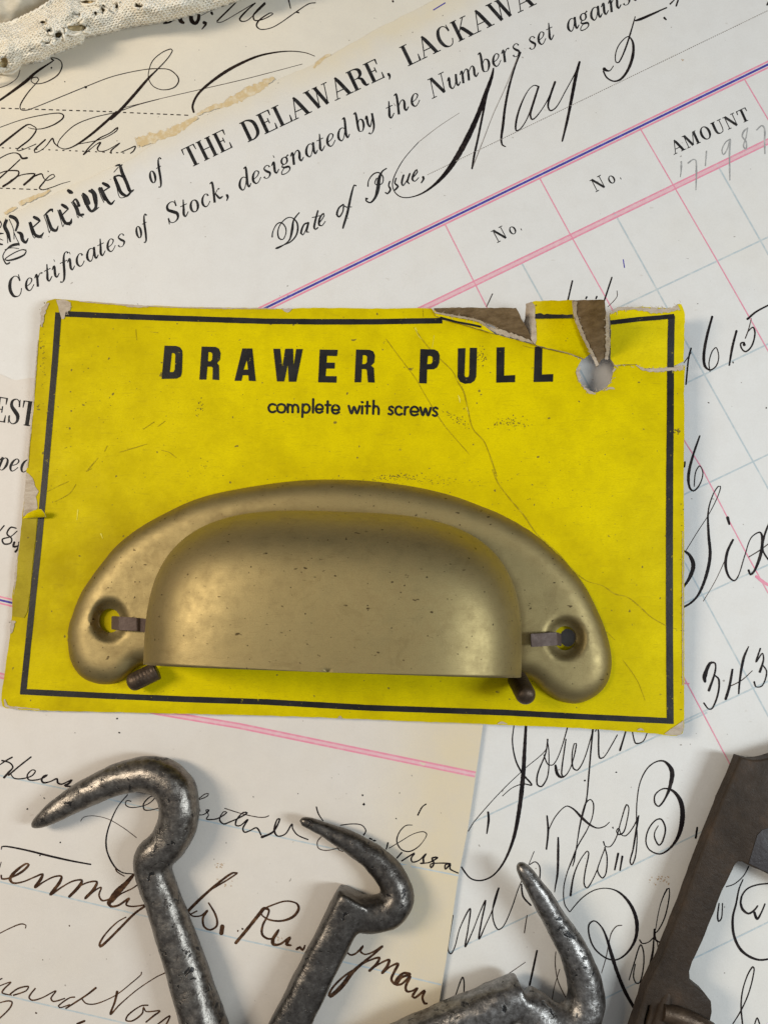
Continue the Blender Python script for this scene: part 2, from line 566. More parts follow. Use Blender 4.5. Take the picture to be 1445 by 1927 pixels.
# ------------------------------------------------------------------ printed type: a modern roman and its italic, drawn as strokes
T, H = .165, .046
def ell(cx, cy, rx, ry, thick, thin=H, n=12):
    return [(cx + rx * math.cos(2 * math.pi * i / n), cy + ry * math.sin(2 * math.pi * i / n), thin + (thick - thin) * abs(math.cos(2 * math.pi * i / n)) ** 1.5) for i in range(n + 1)]
def sr(x0, x1, y):
    return [(x0, y, H), (x1, y, H)]
CAPS = {
 'D': (.78, [[(.17, 0, T), (.17, 1, T)], [(.17, .975, H), (.38, .96, .07), (.58, .8, .15), (.63, .5, T), (.58, .2, .15), (.38, .04, .07), (.17, .025, H)], sr(.03, .32, .025), sr(.03, .32, .975)]),
 'E': (.70, [[(.17, 0, T), (.17, 1, T)], sr(.03, .6, .975), sr(.03, .62, .025), [(.59, .99, .09), (.58, .72, .03)], [(.61, 0, .09), (.63, .3, .03)], sr(.17, .42, .51), [(.42, .64, .05), (.42, .38, .05)]]),
 'L': (.68, [[(.17, 0, T), (.17, 1, T)], sr(.03, .36, .975), sr(.03, .6, .025), [(.6, 0, .10), (.63, .34, .03)]]),
 'A': (.84, [[(.1, .02, H), (.38, .98, H)], [(.37, 1, T * .6), (.45, .78, T), (.68, .02, T)], sr(.19, .56, .34), sr(-.03, .23, .025), sr(.5, .86, .025)]),
 'W': (1.1, [[(.12, .98, T), (.36, .03, T)], [(.37, .03, H), (.56, .95, H)], [(.52, .98, T), (.76, .03, T)], [(.77, .03, H), (.97, .97, H)], sr(-.02, .28, .975), sr(.4, .64, .975), sr(.84, 1.1, .975)]),
 'R': (.80, [[(.17, 0, T), (.17, 1, T)], [(.17, .975, H), (.4, .965, .06), (.56, .88, .14), (.59, .75, .17), (.55, .6, .13), (.4, .52, .05), (.17, .51, H)], [(.38, .51, H), (.53, .42, .13), (.57, .2, .17), (.62, .05, .10), (.74, .06, H)], sr(.03, .34, .025), sr(.03, .3, .975)]),
 'C': (.78, [[(.65, .66, H), (.58, .92, H), (.43, 1, H), (.24, .88, .13), (.14, .5, T), (.24, .12, .13), (.43, 0, H), (.58, .07, H), (.67, .3, H)], [(.65, 1, .03), (.66, .68, .08)]]),
 'K': (.84, [[(.17, 0, T), (.17, 1, T)], [(.2, .36, H), (.62, .97, H)], [(.33, .56, .1), (.42, .5, T), (.68, .02, T)], sr(.03, .32, .025), sr(.03, .32, .975), sr(.5, .76, .975), sr(.5, .84, .025)]),
 'T': (.74, [[(.36, 0, T), (.36, 1, T)], sr(.04, .68, .975), [(.06, .99, .08), (.04, .7, .03)], [(.66, .99, .08), (.68, .7, .03)], sr(.2, .52, .025)]),
 'H': (.84, [[(.17, 0, T), (.17, 1, T)], [(.63, 0, T), (.63, 1, T)], sr(.2, .6, .51), sr(.03, .31, .025), sr(.03, .31, .975), sr(.49, .77, .025), sr(.49, .77, .975)]),
 'M': (1.02, [[(.13, .02, H), (.13, .98, H)], [(.16, .98, T), (.46, .05, T)], [(.47, .05, H), (.76, .95, H)], [(.82, 0, T), (.82, 1, T)], sr(.02, .25, .025), sr(.0, .22, .975), sr(.68, .97, .025), sr(.76, .97, .975)]),
 'O': (.82, [ell(.4, .5, .27, .49, T)]),
 'U': (.82, [[(.18, 1, T), (.18, .32, T), (.25, .08, .12), (.42, .01, H), (.58, .08, H), (.64, .3, H), (.64, .98, H)], sr(.03, .34, .975), sr(.5, .78, .975)]),
 'N': (.86, [[(.14, .02, H), (.14, .98, H)], [(.16, .98, T), (.67, .03, T)], [(.68, .02, H), (.68, .98, H)], sr(.02, .27, .025), sr(.0, .22, .975), sr(.55, .82, .975)]),
 'S': (.66, [[(.53, .7, H), (.48, .93, H), (.33, 1, H), (.15, .9, .10), (.15, .7, .14), (.34, .52, T), (.52, .34, .16), (.52, .12, .1), (.34, 0, H), (.16, .07, H), (.1, .32, H)], [(.53, 1, .03), (.54, .7, .07)], [(.09, 0, .03), (.09, .3, .07)]]),
 '.': (.26, [[(.08, .06, .15), (.13, .06, .15)]]),
 ',': (.26, [[(.08, .06, .15), (.14, .05, .15), (.14, -.06, .09), (.06, -.18, .04)]]),
 ' ': (.34, []),
}
h = .042
LOW = {
 'a': (.6, [[(.44, .5, h), (.36, .59, h), (.24, .58, .06), (.12, .4, .11), (.1, .18, .12), (.2, .01, .06), (.32, .1, h), (.45, .45, h)], [(.49, .6, .11), (.45, .18, .12), (.49, .02, .08), (.62, .15, h)]]),
 'b': (.56, [[(.04, .96, h), (.16, 1, .1), (.13, .2, .12), (.16, .04, .06)], [(.14, .38, h), (.3, .6, h), (.44, .52, .09), (.46, .25, .12), (.32, .01, h), (.15, .06, h)]]),
 'c': (.5, [[(.4, .46, .11), (.38, .56, .06), (.27, .6, h), (.13, .44, .1), (.1, .2, .12), (.19, .02, .07), (.3, .02, h), (.45, .18, h)]]),
 'd': (.62, [[(.44, .5, h), (.36, .59, h), (.24, .58, .06), (.12, .4, .11), (.1, .18, .12), (.2, .01, .06), (.32, .1, h), (.45, .45, h)], [(.42, .97, h), (.53, 1, .1), (.46, .18, .12), (.5, .02, .08), (.62, .15, h)]]),
 'e': (.52, [[(.12, .26, h), (.34, .34, h), (.42, .5, .07), (.3, .6, h), (.15, .46, .1), (.1, .2, .12), (.19, .02, .07), (.3, .02, h), (.47, .2, h)]]),
 'f': (.40, [[(.54, .88, .11), (.48, .99, h), (.36, .92, .07), (.27, .6, .12), (.2, .05, .12), (.12, -.25, .09), (.02, -.33, h), (-.06, -.27, .10)], [(.08, .58, h), (.44, .58, h)]]),
 'g': (.54, [ell(.27, .41, .14, .17, .1, h), [(.18, .27, h), (.11, .18, .07), (.22, .1, .1), (.42, .04, .11), (.44, -.1, .06), (.26, -.2, h), (.04, -.16, .06), (.06, -.04, h), (.2, .08, h)], [(.38, .54, h), (.5, .6, .08)]]),
 'h': (.64, [[(.06, .96, h), (.18, 1, .1), (.12, 0, .12)], [(.13, .3, h), (.3, .55, h), (.42, .59, .06), (.47, .45, .11), (.43, .15, .12), (.48, .02, .08), (.62, .15, h)]]),
 'i': (.34, [[(.02, .46, h), (.15, .59, .1), (.12, .15, .12), (.17, .02, .07), (.32, .16, h)], [(.19, .84, .13), (.22, .84, .13)]]),
 'k': (.58, [[(.06, .96, h), (.18, 1, .1), (.12, 0, .12)], [(.14, .28, h), (.4, .58, h), (.44, .52, .1)], [(.24, .38, .07), (.38, .1, .12), (.54, .12, h)]]),
 'm': (.98, [[(.02, .46, h), (.14, .59, .1), (.1, 0, .12)], [(.11, .3, h), (.28, .55, h), (.38, .59, .06), (.43, .45, .11), (.38, 0, .12)], [(.39, .3, h), (.58, .55, h), (.68, .59, .06), (.73, .45, .11), (.7, .15, .12), (.75, .02, .08), (.9, .15, h)]]),
 'n': (.64, [[(.02, .46, h), (.14, .59, .1), (.1, 0, .12)], [(.11, .3, h), (.28, .55, h), (.4, .59, .06), (.45, .45, .11), (.41, .15, .12), (.46, .02, .08), (.6, .15, h)]]),
 'o': (.54, [ell(.27, .3, .17, .29, .13, h)]),
 'p': (.56, [[(.06, .46, h), (.18, .6, .1), (.08, -.3, .12)], [(.14, .38, h), (.3, .6, h), (.44, .52, .09), (.46, .25, .12), (.32, .01, h), (.15, .06, h)]]),
 'r': (.46, [[(.02, .46, h), (.14, .59, .1), (.1, 0, .12)], [(.12, .3, h), (.28, .55, h), (.38, .57, .06), (.41, .52, .11)]]),
 's': (.46, [[(.4, .46, .09), (.36, .57, h), (.26, .6, h), (.14, .5, .07), (.24, .33, .12), (.37, .18, .11), (.27, .01, h), (.12, .03, h), (.07, .14, .10)]]),
 't': (.38, [[(.23, .84, .05), (.17, .4, .11), (.13, .14, .12), (.18, .01, .07), (.36, .18, h)], [(.04, .57, h), (.36, .57, h)]]),
 'u': (.62, [[(.02, .46, h), (.13, .59, .1), (.1, .17, .12), (.19, .01, .07), (.32, .1, h), (.44, .4, h)], [(.48, .6, .11), (.43, .15, .12), (.48, .02, .08), (.62, .15, h)]]),
 'y': (.58, [[(.02, .46, h), (.13, .59, .1), (.12, .2, .12), (.2, .02, .07), (.4, .35, h)], [(.46, .6, .11), (.42, 0, .11), (.3, -.25, .06), (.14, -.32, h), (.06, -.22, .11)]]),
}
def typeset(ink, text, p0, p1, size, slant=0.0, italic=False, k=1.0, squeeze=None):
    """set a word so that its baseline runs exactly from pixel p0 to pixel p1, with capitals size pixels high"""
    gl = []
    x = 0.0
    for ch in text:
        g = LOW.get(ch) if ch in LOW else CAPS[ch]
        gl.append((x, g)); x += g[0]
    ink_w = x - .08
    L = math.hypot(p1[0] - p0[0], p1[1] - p0[1])
    ux, uy = (p1[0] - p0[0]) / L, (p1[1] - p0[1]) / L
    vx, vy = uy, -ux                     # up, in pixels
    sq = min(1.16, .975 * L / size / ink_w)
    gap = (L / size - ink_w * sq) / max(1, len(text) - 1) if len(text) > 1 else 0
    for i, (gx, g) in enumerate(gl):
        for st in g[1]:
            pts = []
            for (x_, y_, w_) in st:
                X = (gx + x_) * sq * size + gap * size * i + y_ * size * slant
                pts.append((p0[0] + ux * X + vx * y_ * size, p0[1] + uy * X + vy * y_ * size, max(1.5, w_ * size * k * (.8 + .2 * sq))))
            ink.ribbon(pts, step=2.0, caps=False)

tk = Ink(ZA)
typeset(tk, 'THE', (357, 317), (437, 278), 39, squeeze=.90)
typeset(tk, 'DELAWARE,', (466, 268.5), (734, 141), 40, squeeze=.86)
typeset(tk, 'LACKAWA', (767, 125.5), (1006, 9.5), 40, squeeze=.88)
typeset(tk, 'of', (284, 348), (306, 336), 38, .26, squeeze=.86)
for word, a, c, q in (('Certificates', (18, 565.5), (236, 461), .84), ('of', (258, 451), (278, 441), .86), ('Stock,', (316, 424), (430, 369), .95), ('designated', (450, 362), (656, 259), .9),
                      ('by', (672, 252), (706, 234.5), .95), ('the', (729, 226), (790, 196), .95), ('Numbers', (812, 187), (978, 103), .86), ('set', (995, 96), (1041, 73), .95), ('against', (1067, 63), (1200, -1), .95)):
    typeset(tk, word, a, c, 37, .26, squeeze=q)
typeset(tk, 'No.', (935, 457.5), (983, 432), 25, squeeze=.95)
typeset(tk, 'No.', (1120, 362), (1170, 336), 25, squeeze=.95)
typeset(tk, 'AMOUNT', (1268, 291), (1411, 225), 25, squeeze=.88, k=1.1)
# script line
strokes(tk, 490, 300, 4.25, """95,620*3 100,580*2 130,520*2 165,505*2.5 200,540*2.5 205,590*2 180,640*2 150,630*3 140,580*2.5 160,520*2 210,470*2 250,465*2 290,500*3 300,550*3.5 285,610*3 240,660*2.5 170,690*2 120,712*2.5 140,712*2 200,675*2 235,640*3 255,560*5 265,490*3 290,450*2.5 312,425*2
385,505*3 350,520 325,590*4 340,605*2 365,560*2 385,505*3.5 370,580*3.5 390,582*1.5
460,410*3 430,540*4 440,560*2.5 460,545;415,465*1.7 475,450*1.7
470,510*2 510,450*2 505,430*2.5 475,470*3.5 470,525*4 490,532*2 520,495*1.6
665,360*3 630,385*3 612,440*4 630,460*3 660,415*2.5 668,370*3 690,385*1.6
765,210*3 750,205*2.5 725,290*4 695,430*4.5 665,530*4 660,550*3;690,380*1.6 730,380*1.6
860,215*3 865,170*2 900,120*2.5 945,105*2.5 980,140*2.5 975,190*2 935,205*2 915,190*2 930,150*2.5
1008,72*2.5 975,95*3 950,150*6 940,230*7 920,300*5 880,345*3 845,330*3 845,310*4 855,315*4
1035,175*3 1025,210*3 1040,240*4 1015,275*3 1000,265*3
1085,150*3 1075,190*3 1100,215*4 1075,245*3
1145,125*3.5 1130,185*4 1140,210*2.5 1175,160*2 1195,110*3.5 1175,180*3.5 1190,195*2
1215,150*2 1255,100*2.5 1250,80*2.5 1225,115*3.5 1215,160*4 1235,175*2 1265,145*1.6
1300,140*5 1305,155*4 1285,188*2""", jitter=.03)
# black letter word
strokes(tk, 0, 380, 5.558, """78,190*4 52,250*7 88,330*6.5 112,415*3
108,150*6.5 160,170*7 190,225*5 168,300*4;185,315*3 225,335*7 240,395*6.5 272,425*5 298,380*1.8
65,175*1.5 40,250*1.5 75,340*1.5 85,430*1.5;100,180*1.5 145,290*1.5 150,390*1.5;150,320*1.5 175,380*1.5 200,430*1.5 205,455*1.5
200,440*5 130,455*5 70,500*2 35,560*2 45,610*2.5 75,650*3 105,635*3
55,500*1.5 120,480*1.5 200,488*1.5
275,505*3 230,500*2 130,545*2 55,600*2 90,612*3 180,590*4 260,550*3 278,515*2
0,200*3 20,230*2 5,270*2;0,330*4 40,330*1.6;0,440*4 30,445*3;0,385*2 35,400*1.5
322,215*4.5 345,290*6 372,345*6 425,362*6 460,320*1.5;358,158*5.5 400,180*6.5 422,200*3;420,200*2.6 352,262*2.6;305,215*1.5 330,310*1.5 362,378*1.5 380,365*1.5 445,378*1.5
492,140*5 518,220*6 548,285*6.5 592,298*5 612,250*1.5;470,138*2.5 520,90*4 548,78*5 555,105*2;462,140*1.5 495,230*1.5 520,325*1.5 530,295*1.5 580,312*1.5
628,88*5 658,170*6 692,222*6 740,220*6 752,175*1.5;650,28*5 690,52*6.5 718,75*3;716,75*2.6 650,140*2.6;606,85*1.5 640,190*1.5 662,262*1.5 675,232*1.5 738,245*1.5
770,0*4 805,60*6 835,135*6 878,130*4;748,0*1.5 790,75*1.5 820,170*1.5 832,145*1.5 870,160*1.5""", jitter=.03)
strokes(tk, 0, 80, 4.817, """620,1340*6 640,1355*8 658,1362*5;660,1445*2 690,1420*4 720,1480*6
755,1370*4.5 785,1400*6.5 810,1460*6.5;812,1345*5 845,1360*6.5 865,1440*6 872,1470*5;742,1380*1.5 775,1470*1.5
905,1318*4.5 930,1370*6 955,1425*6;935,1275*5 975,1295*6.5 998,1310*3;997,1310*2.6 935,1350*2.6;893,1325*1.5 920,1400*1.5 945,1450*1.5
1040,1215*4 1070,1290*6 1100,1360*6.5 1145,1390*4.5;1050,1120*2 1085,1110*5 1110,1180*6.5 1150,1270*6.5 1185,1350*6 1215,1335*2;1110,1105*2 1095,1130*2;1030,1225*1.5 1060,1310*1.5 1090,1405*1.5 1140,1400*1.5;1035,1175*1.5 1075,1130*1.5;1040,1215*3 1085,1205*3.5 1128,1228*3.5;1100,1375*3 1150,1392*4 1190,1352*4""", jitter=.03)
strokes(tk, 0, 280, 2.89, "455,250*4 478,312*6 500,340*5 540,318*1.5;500,222*5 522,250*5 522,320*5.5 500,342*4;553,212*4 578,270*6 605,300*5 625,280*1.5", jitter=.03)
tk.build('printed_text', M_PRINT, sheet_a)
td = Ink(ZA)
td.dashes((804, 329), (1450, 17), 1.5, 2.6, 1.6)
td.build('dotted_line', M_HAIR, sheet_a)

tb_ = Ink(ZB)
typeset(tb_, 'EST', (-14, 792), (62, 803), 47, squeeze=.74)
typeset(tb_, 'pec', (-8, 884), (51, 889), 40, .22, squeeze=.9)
tb_.build('printed_text', M_PRINT, sheet_b)
# ------------------------------------------------------------------ handwriting, glue and stains
wc = Ink(ZC); wc.thin = Ink(up(h_c, .0020))
strokes(wc, 0, 80, 4.817, """0,525*4 120,440*5 240,350*6 330,270*5 480,170*2.5
195,190*1.6 300,172 400,150 500,140*2 555,170 565,220*2.4 530,290 450,345*2.2 370,372*1.8 310,370 285,345 300,320 340,315 355,335 330,370 260,450*2.2 195,550*2.6 185,590*2 200,612*1.8 250,612 340,580*1.6 560,490 780,400 1000,315 1200,265 1370,238 1445,238
1060,630*5 950,730*5 820,840*4.5 690,930*3 600,965*2 540,950*1.6 525,925 560,860*1.8 680,750 850,680*1.6 1060,630 1250,565 1445,512
0,410*1.6 80,380 160,320 185,250
0,935*4 120,840 240,750*3 275,742*2 300,755 330,775 325,810*3 270,880 180,950 155,975*2 175,982 250,955*1.6 330,920
0,770*1.4 200,700 400,655*1.8 540,640*2 580,660*2.6 570,690*3 500,740*2.6 410,775*2 340,785*1.6 290,780 260,770*1
415,880*3 370,920 315,975 320,998*2 370,980*1.6 420,940 480,868*3 495,910*2.6 540,950*2
760,1015*3 820,940*2.5 900,870 1000,820*2 1070,770*2.6 1060,800*2 960,860*1.6 870,890 760,912 690,925
760,1015*3 800,985*2 880,920*1.6 915,905*3 885,960 900,985*2 960,980*1.6 1030,945 1090,910*2 1070,930*1.8 1010,980*3 1010,1005*3
1100,995*2 1180,960*2 1230,940*2.5 1215,980 1185,1005*2
0,1050*2 80,1010 140,1000 180,1015*3 205,1050*4 250,1045*4
185,1060*2 100,1140*2.5 0,1230*3;0,1185*2 60,1165 170,1165*3 170,1200 100,1260*4 30,1305*4;100,1250*2 200,1200 320,1190*3 300,1220*4 220,1290*4
300,1220*2.5 380,1190*3 400,1230*2 430,1250 500,1215 490,1195 450,1210*2 380,1290*3 360,1320 390,1335*2 480,1310*1.8 560,1280*1.4 640,1258*1
470,228*4;592,355*3;780,405*5;440,1168*3;470,150*3 490,162*3""")
strokes(wc, 200, 60, 3.44, """270,241*1.8 340,238 410,245 460,285*2.2 470,320*2.6 440,360*2.2 370,375*1.8 310,355*1.6 278,310 275,265 300,190*1.8 360,135 420,110*2 430,120 400,170 340,235*2.5 275,300*4.5 180,410*5.5 80,520*5.5 30,565*5
100,495*1.3 340,435 600,375 900,305 1270,208*1.1
568,520*4 560,480 590,410*4.5 660,340*5 770,260*5.8 880,200*5.2 990,155*4 1100,132*3 1200,125*2 1290,135*1.6 1350,157*1.2""")
wc.dashes((3, 203.5), (222, 210.5), 2.0, 7, 6); wc.dashes((232, 211.5), (358, 217), 2.0, 7, 6)
wc.dashes((4, 278), (237, 288), 2.0, 4, 9); wc.dashes((0, 354), (95, 357.5), 1.9, 7, 6)
strokes(wc, 240, 0, 5.558, """380,245*3 450,215*8 470,150*8;540,150*7 560,220*8 590,240*5;670,100*8 670,210*8 710,245*7 745,200*6 745,100*5;800,235*7 825,245*5 780,305*2;880,130*5 890,150*4
740,180*1 900,100 1050,50*1.4 1140,15*2 1080,80*3 940,220*3 940,235*2 1000,225*1.6 1200,110 1340,30*2 1260,100*3 1175,195*3.5 1190,222*2.5 1250,215*1.8 1340,140*1.6 1445,40*1.6""")
strokes(wc, 450, 0, 2.89, """140,15*3 80,80*3 85,110*2.5 130,105*2 185,75 170,70 110,110*3 95,140 120,160*2 190,145*1.8 310,65*2 380,20 415,15;270,0*3 280,45*2;310,65*3 325,69*3
835,5*4 838,10*3;820,142*5""")
wc.build('handwriting', M_INKC, sheet_c); wc.thin.build('thin_handwriting', M_INKT, sheet_c)

wa = Ink(up(h_a, .0028)); wa.thin = Ink(up(h_a, .0026))
strokes(wa, 700, 60, 4.817, """420,1000*1.2 290,1150*1.4 210,1290*2 185,1380 205,1450 260,1495 340,1500 450,1465*3 560,1390*5 660,1290*8 760,1150*10 870,950*10.5 960,750*9 1030,560*8 1080,420*6 1100,340*3
1100,330*3 1050,520*3.5 1000,760*4 960,960 925,1120 905,1240*3
1345,185*3 1300,300 1245,480*4 1205,680*4.5 1185,850*5 1170,970*4 1180,1025*3 1210,1040*2""")
strokes(wa, 940, 20, 4.516, """330,645*3 290,635*1.6 240,680 180,800*3 140,940*4 140,1020*3 180,1000*2 240,900 330,645*3
330,645*3.5 290,770*4 260,880 275,925*3 320,890*2 400,770*1.8 470,610*3;470,605*4 430,720 410,810*3.5 430,850*3 480,820*2 560,680*1.8 640,530*2 680,435*3
678,435*4 650,540*6 615,720*6 580,900*5 550,1030*4 530,1110*3
1150,50*1.5 1110,190*3 1060,340 1010,440*2.5 985,435*2 985,360 1020,280 1090,220 1130,270*4 1130,380*5.5 1090,500*5 1030,580*4 970,600*3 910,570 880,515;885,495*7 910,510*4 935,510*2 965,470*1.5;1155,85*3 1200,75 1350,5""")
strokes(wa, 900, 0, 2.651, "780,103*2.5 850,75*3 938,38*2.6;955,20*3 975,0*2;985,30*3 995,0*3;925,88*4 935,98*3;1438,25*3 1445,10*3")
strokes(wa, 900, 500, 2.651, "70,140*2 40,205*2;468,75*3 445,175*3.2;665,58*3 625,180*3.2;690,125*1.4 690,155 645,205*1.2;535,165*3 540,155*3;585,165*3 590,153*3")
strokes(wa, 1270, 560, 5.208, """155,495*3 130,600 105,850;85,640*1.6 155,540*2
362,185*4 310,380*5 280,560*5.5 290,670*5 340,710*3 400,670*2.5 425,580*2 400,490 360,530 330,640 340,725
600,325*4 560,480*4.5 528,665*3;565,635*4;745,205*1.6 715,320*2 685,400;715,330*2 760,290*2.6 780,350*3 750,470 690,530 650,500 640,450 670,440*4 675,465*6
705,212*4 790,140*3.5 920,70*3
240,1355*3 170,1560*4.5 130,1740*5.5 140,1860*4 180,1895*3 240,1830*2.5 270,1720*2 240,1650 200,1710 185,1850;95,1610*3 90,1660*3
890,1080*3;320,1028*2 330,1033*2;220,60*2""")
strokes(wa, 1270, 900, 4.28, """85,585*1.3 180,430 270,290 340,150*1.6 365,65*2 345,65 300,140 265,270*3 268,450*5 280,620*6 250,780 190,930*4.5 130,1000*4 55,1045*3.5
40,560*2 65,580*3 115,620*6 145,700*8 120,790*7 60,885*3 30,910*2
225,990*1.3 320,830 400,660*1.6;465,495*4 420,590*5 405,700 430,790*4 475,825*3 510,780*2 560,620 610,480 680,435*3 700,480*5 690,600*6 640,740*4.5 605,775*4 590,740*4;420,315*6 435,370*4
590,635*2 680,580 760,520;760,350*3 715,470*4 705,580*3.5 760,670*3
240,1640*5 235,1600*8 280,1490*5 320,1490*3 320,1560*3.5 270,1710*5;320,1590*3 350,1620*3.5 345,1730 300,1850*3 270,1860*2.5 230,1810*3
460,1540*4 435,1680*5 405,1780;430,1680*2 530,1630 620,1550*1.5;590,1355*2 550,1450*5 520,1620*4 510,1735*3
685,1370*3 650,1480 700,1410*2.5 710,1460*3 680,1560*5;700,1500*2.5 735,1560*3 700,1670*2.5 650,1680 635,1640*4""")
strokes(wa, 860, 1360, 4.817, """515,20*2 500,170*2.5 530,340*3 590,460*3.5 675,565*3 600,555*2 500,590*1.6 410,665*1.4
625,0*5 622,40*5 610,250*7 595,500*8.5 560,800*8 510,1050*6 430,1250*4 330,1380*3 220,1430 120,1410 40,1310
820,150*2.5 800,280 730,460*3 725,560 765,578 820,480*2.5 830,270*2 815,150;785,290*2 820,375*2.5 870,380*2 930,270*1.8 1000,40*2.5
985,150*2.5 970,250 945,460*3 960,495;890,385*4 905,460*6 940,495*4 990,470*2 1040,370 1080,190*2.5 1060,190*2 1040,300*2.5 1050,410*3 1090,430*2.5 1150,330*2 1215,120 1235,50*2.5
1230,40*3.5 1210,260*3 1190,500 1170,700*2.5 1110,950*2 1060,1250 1045,1300*2
1250,80*2 1270,50 1280,90*3 1280,220 1290,320 1330,310*2 1400,200 1450,110
100,985*1.5 160,890 400,620*1.4 620,410 800,250*1.6 820,150*3;280,810*4 285,880*4.5 268,1005*2.5;1155,525*3;1440,450*3""")
strokes(wa, 900, 1350, 2.651, "740,50*2.5 705,165*4;765,60*2.5 775,110*2.5 785,130*3 820,120*2 840,80*2")
strokes(wa, 1000, 1400, 4.516, """130,610*3 140,740*4 125,895*3;140,740*2 200,620 290,530 350,550*3 430,630*5 500,690*4 560,715*2.5 620,700*2 660,665*1.4;225,795*3 225,900*4.5 220,1100*4 203,1205*2.5 195,1260*1.5
440,560*2 470,490 500,472 525,510*2.5 515,620*2 470,730 390,870*2.5 350,970*3 300,1100*2 272,1230 280,1360 320,1425
470,470*2 440,550 410,680 380,880 360,1000*2.5;330,1290*4 355,1130*3 400,1010*2 470,910 485,930*2.5 455,1080 445,1190 470,1225 520,1150*2 560,1060
620,880*2.5 640,960 630,1100 600,1140 560,1080 580,1000*2 625,880;610,830*3 625,870*2 670,870 720,790 760,650 805,515*2.5 825,540*2 810,650 780,750*2.5 740,770*3 720,740*2 740,715 760,770 800,780 860,710 910,610*2.5
910,610*2 890,720*3.5 860,900*3 835,1000*2.5 850,1028 880,960 895,800*2 890,640 895,480 920,330 980,210*2.5 1060,150 1130,150*4 1190,230*8.5 1180,340*7 1140,450*4 1080,530*3 1045,500 1050,430*2.5 1120,380 1200,400*5 1265,490*8 1280,620*9.5 1250,770*7 1180,880*4 1090,935*3 1000,900*2.5 970,830 990,730 1050,650 1100,640*3 1135,720 1110,830 1080,860 1045,800*2.5 1045,750*2 1075,695*1.5
735,930*4 705,1070*3;770,955*4 750,1075*3;1405,710*3.5 1392,800*4;450,312*3.5;720,240*3;690,712*3""")
strokes(wa, 820, 1600, 4.817, """155,590*2.5 120,800 110,900 135,940 170,880*2 220,700 310,530*3 290,720*2.5 265,875*3 330,740*2 400,560 450,455*3 410,660 390,805 450,680*2 520,520 570,340*3 525,470*2.5 515,610 560,718 610,690*2 680,540 750,340*1.8 820,180*1.4 890,10*1.2
850,130*1.6 900,105*2 940,150*2.5 940,260*2.5;775,310*3 790,420*3.5 860,500*3;825,590*2 800,750*2;915,910*3.5 875,1100*4 835,1290*3;630,1140*1.6 810,1015*1.5
180,1310*2 240,1150*2.5 255,1200 250,1320*2;80,1380*1 180,1310*1.5;880,1360*2 940,1280*3 940,1410*3.5;1085,920*1.6 1080,1040*2 1110,1200 1200,1380;1120,1080*1.6 1070,1250 1040,1450*2""")
strokes(wa, 1060, 1640, 6.02, """70,460*1.6 200,310*2 330,220 460,190 590,215*3 700,300*5 790,440*6.5 830,600*7 810,770*5.5 720,920*4 600,1000*3 480,980 350,870 290,720 290,600 350,560*2.5 430,630*3 490,760*4.5 540,930*6.5 610,1150*6.5 700,1370*6.5 830,1600*5
660,610*2 600,620 540,700 510,830*1.8 480,980*1.6 430,1150*1.4;740,1230*2 800,1030*2.5 870,830 905,920 900,1100 860,1260 820,1265 790,1190 810,1050*2
860,775*3 890,815*2.5 960,800*2 1025,740*2.5;1030,655*4 1020,760*3 1010,900*4 975,1090*4.5 975,1180*3
1040,660*1.6 1070,480 1110,330*2 1170,200*3 1195,190*2 1190,320*2.5 1140,530 1060,680 1020,700*3;1030,660*3 1040,770*4 1085,800*3 1130,780*2;1060,800*2 1080,930""")
strokes(wa, 1180, 1700, 5.453, """940,0*2.5 925,130*3 935,185 965,150*2.5 975,0*2;1160,-5*4 1180,60*5 1240,105*4 1300,70*3.5 1335,25*3;1300,90*5 1330,160 1370,100*3 1410,5
1080,1238*2 1170,1090*2.5 1250,900 1300,680 1285,650*3 1230,740*2.5 1180,900 1165,1060*3 1180,1238;1305,1238*2.5 1330,1175 1355,1238*3""")
strokes(wa, 1260, 1400, 6.42, "680,1725*2 780,1690 890,1590 950,1480*2.5")
strokes(wa, 1180, 1700, 5.453, "1185,-245*2 1145,-150*3 1115,0*3.5 1080,150*4.5 1090,320*5 1150,460*5.5 1240,540*5 1350,580*4 1460,570*3.5;1160,-5*4 1175,-80*3.5 1230,-150*3 1330,-190*3 1460,-205*3")
wa.build('handwriting', M_INK, sheet_a); wa.thin.build('thin_handwriting', M_INKT, sheet_a)
wf = Ink(up(h_a, .0025))
strokes(wf, 700, 60, 4.817, "790,735*.9 600,860*1.1 420,1000*1.3;905,1240*2.2 1000,1000*1.6 1100,740*1.4 1200,520 1290,300*1.6 1330,190*2")
wf.build('faded_pen_strokes', M_HAIR, sheet_a)
wp = Ink(up(h_a, .0031))
strokes(wp, 1240, 190, 7.05, """290,805*3 290,900 278,1010*1.5;380,825*3 450,775*2.5 485,790 490,950*3 485,1180*2;625,665*3 610,860*2;940,505*2 880,545 830,650 850,710 900,640 940,510*2.5 930,700*3 935,1050*2
1170,360*2.5 1120,400*3 1100,470*2.5 1150,540 1150,640*3 1115,600*2.5 1150,480*2 1170,360;1290,385*2.5 1360,325 1395,370*3 1395,540 1400,700*2""", jitter=.2)
wp.build('pencil_figures', M_PENCIL, sheet_a)

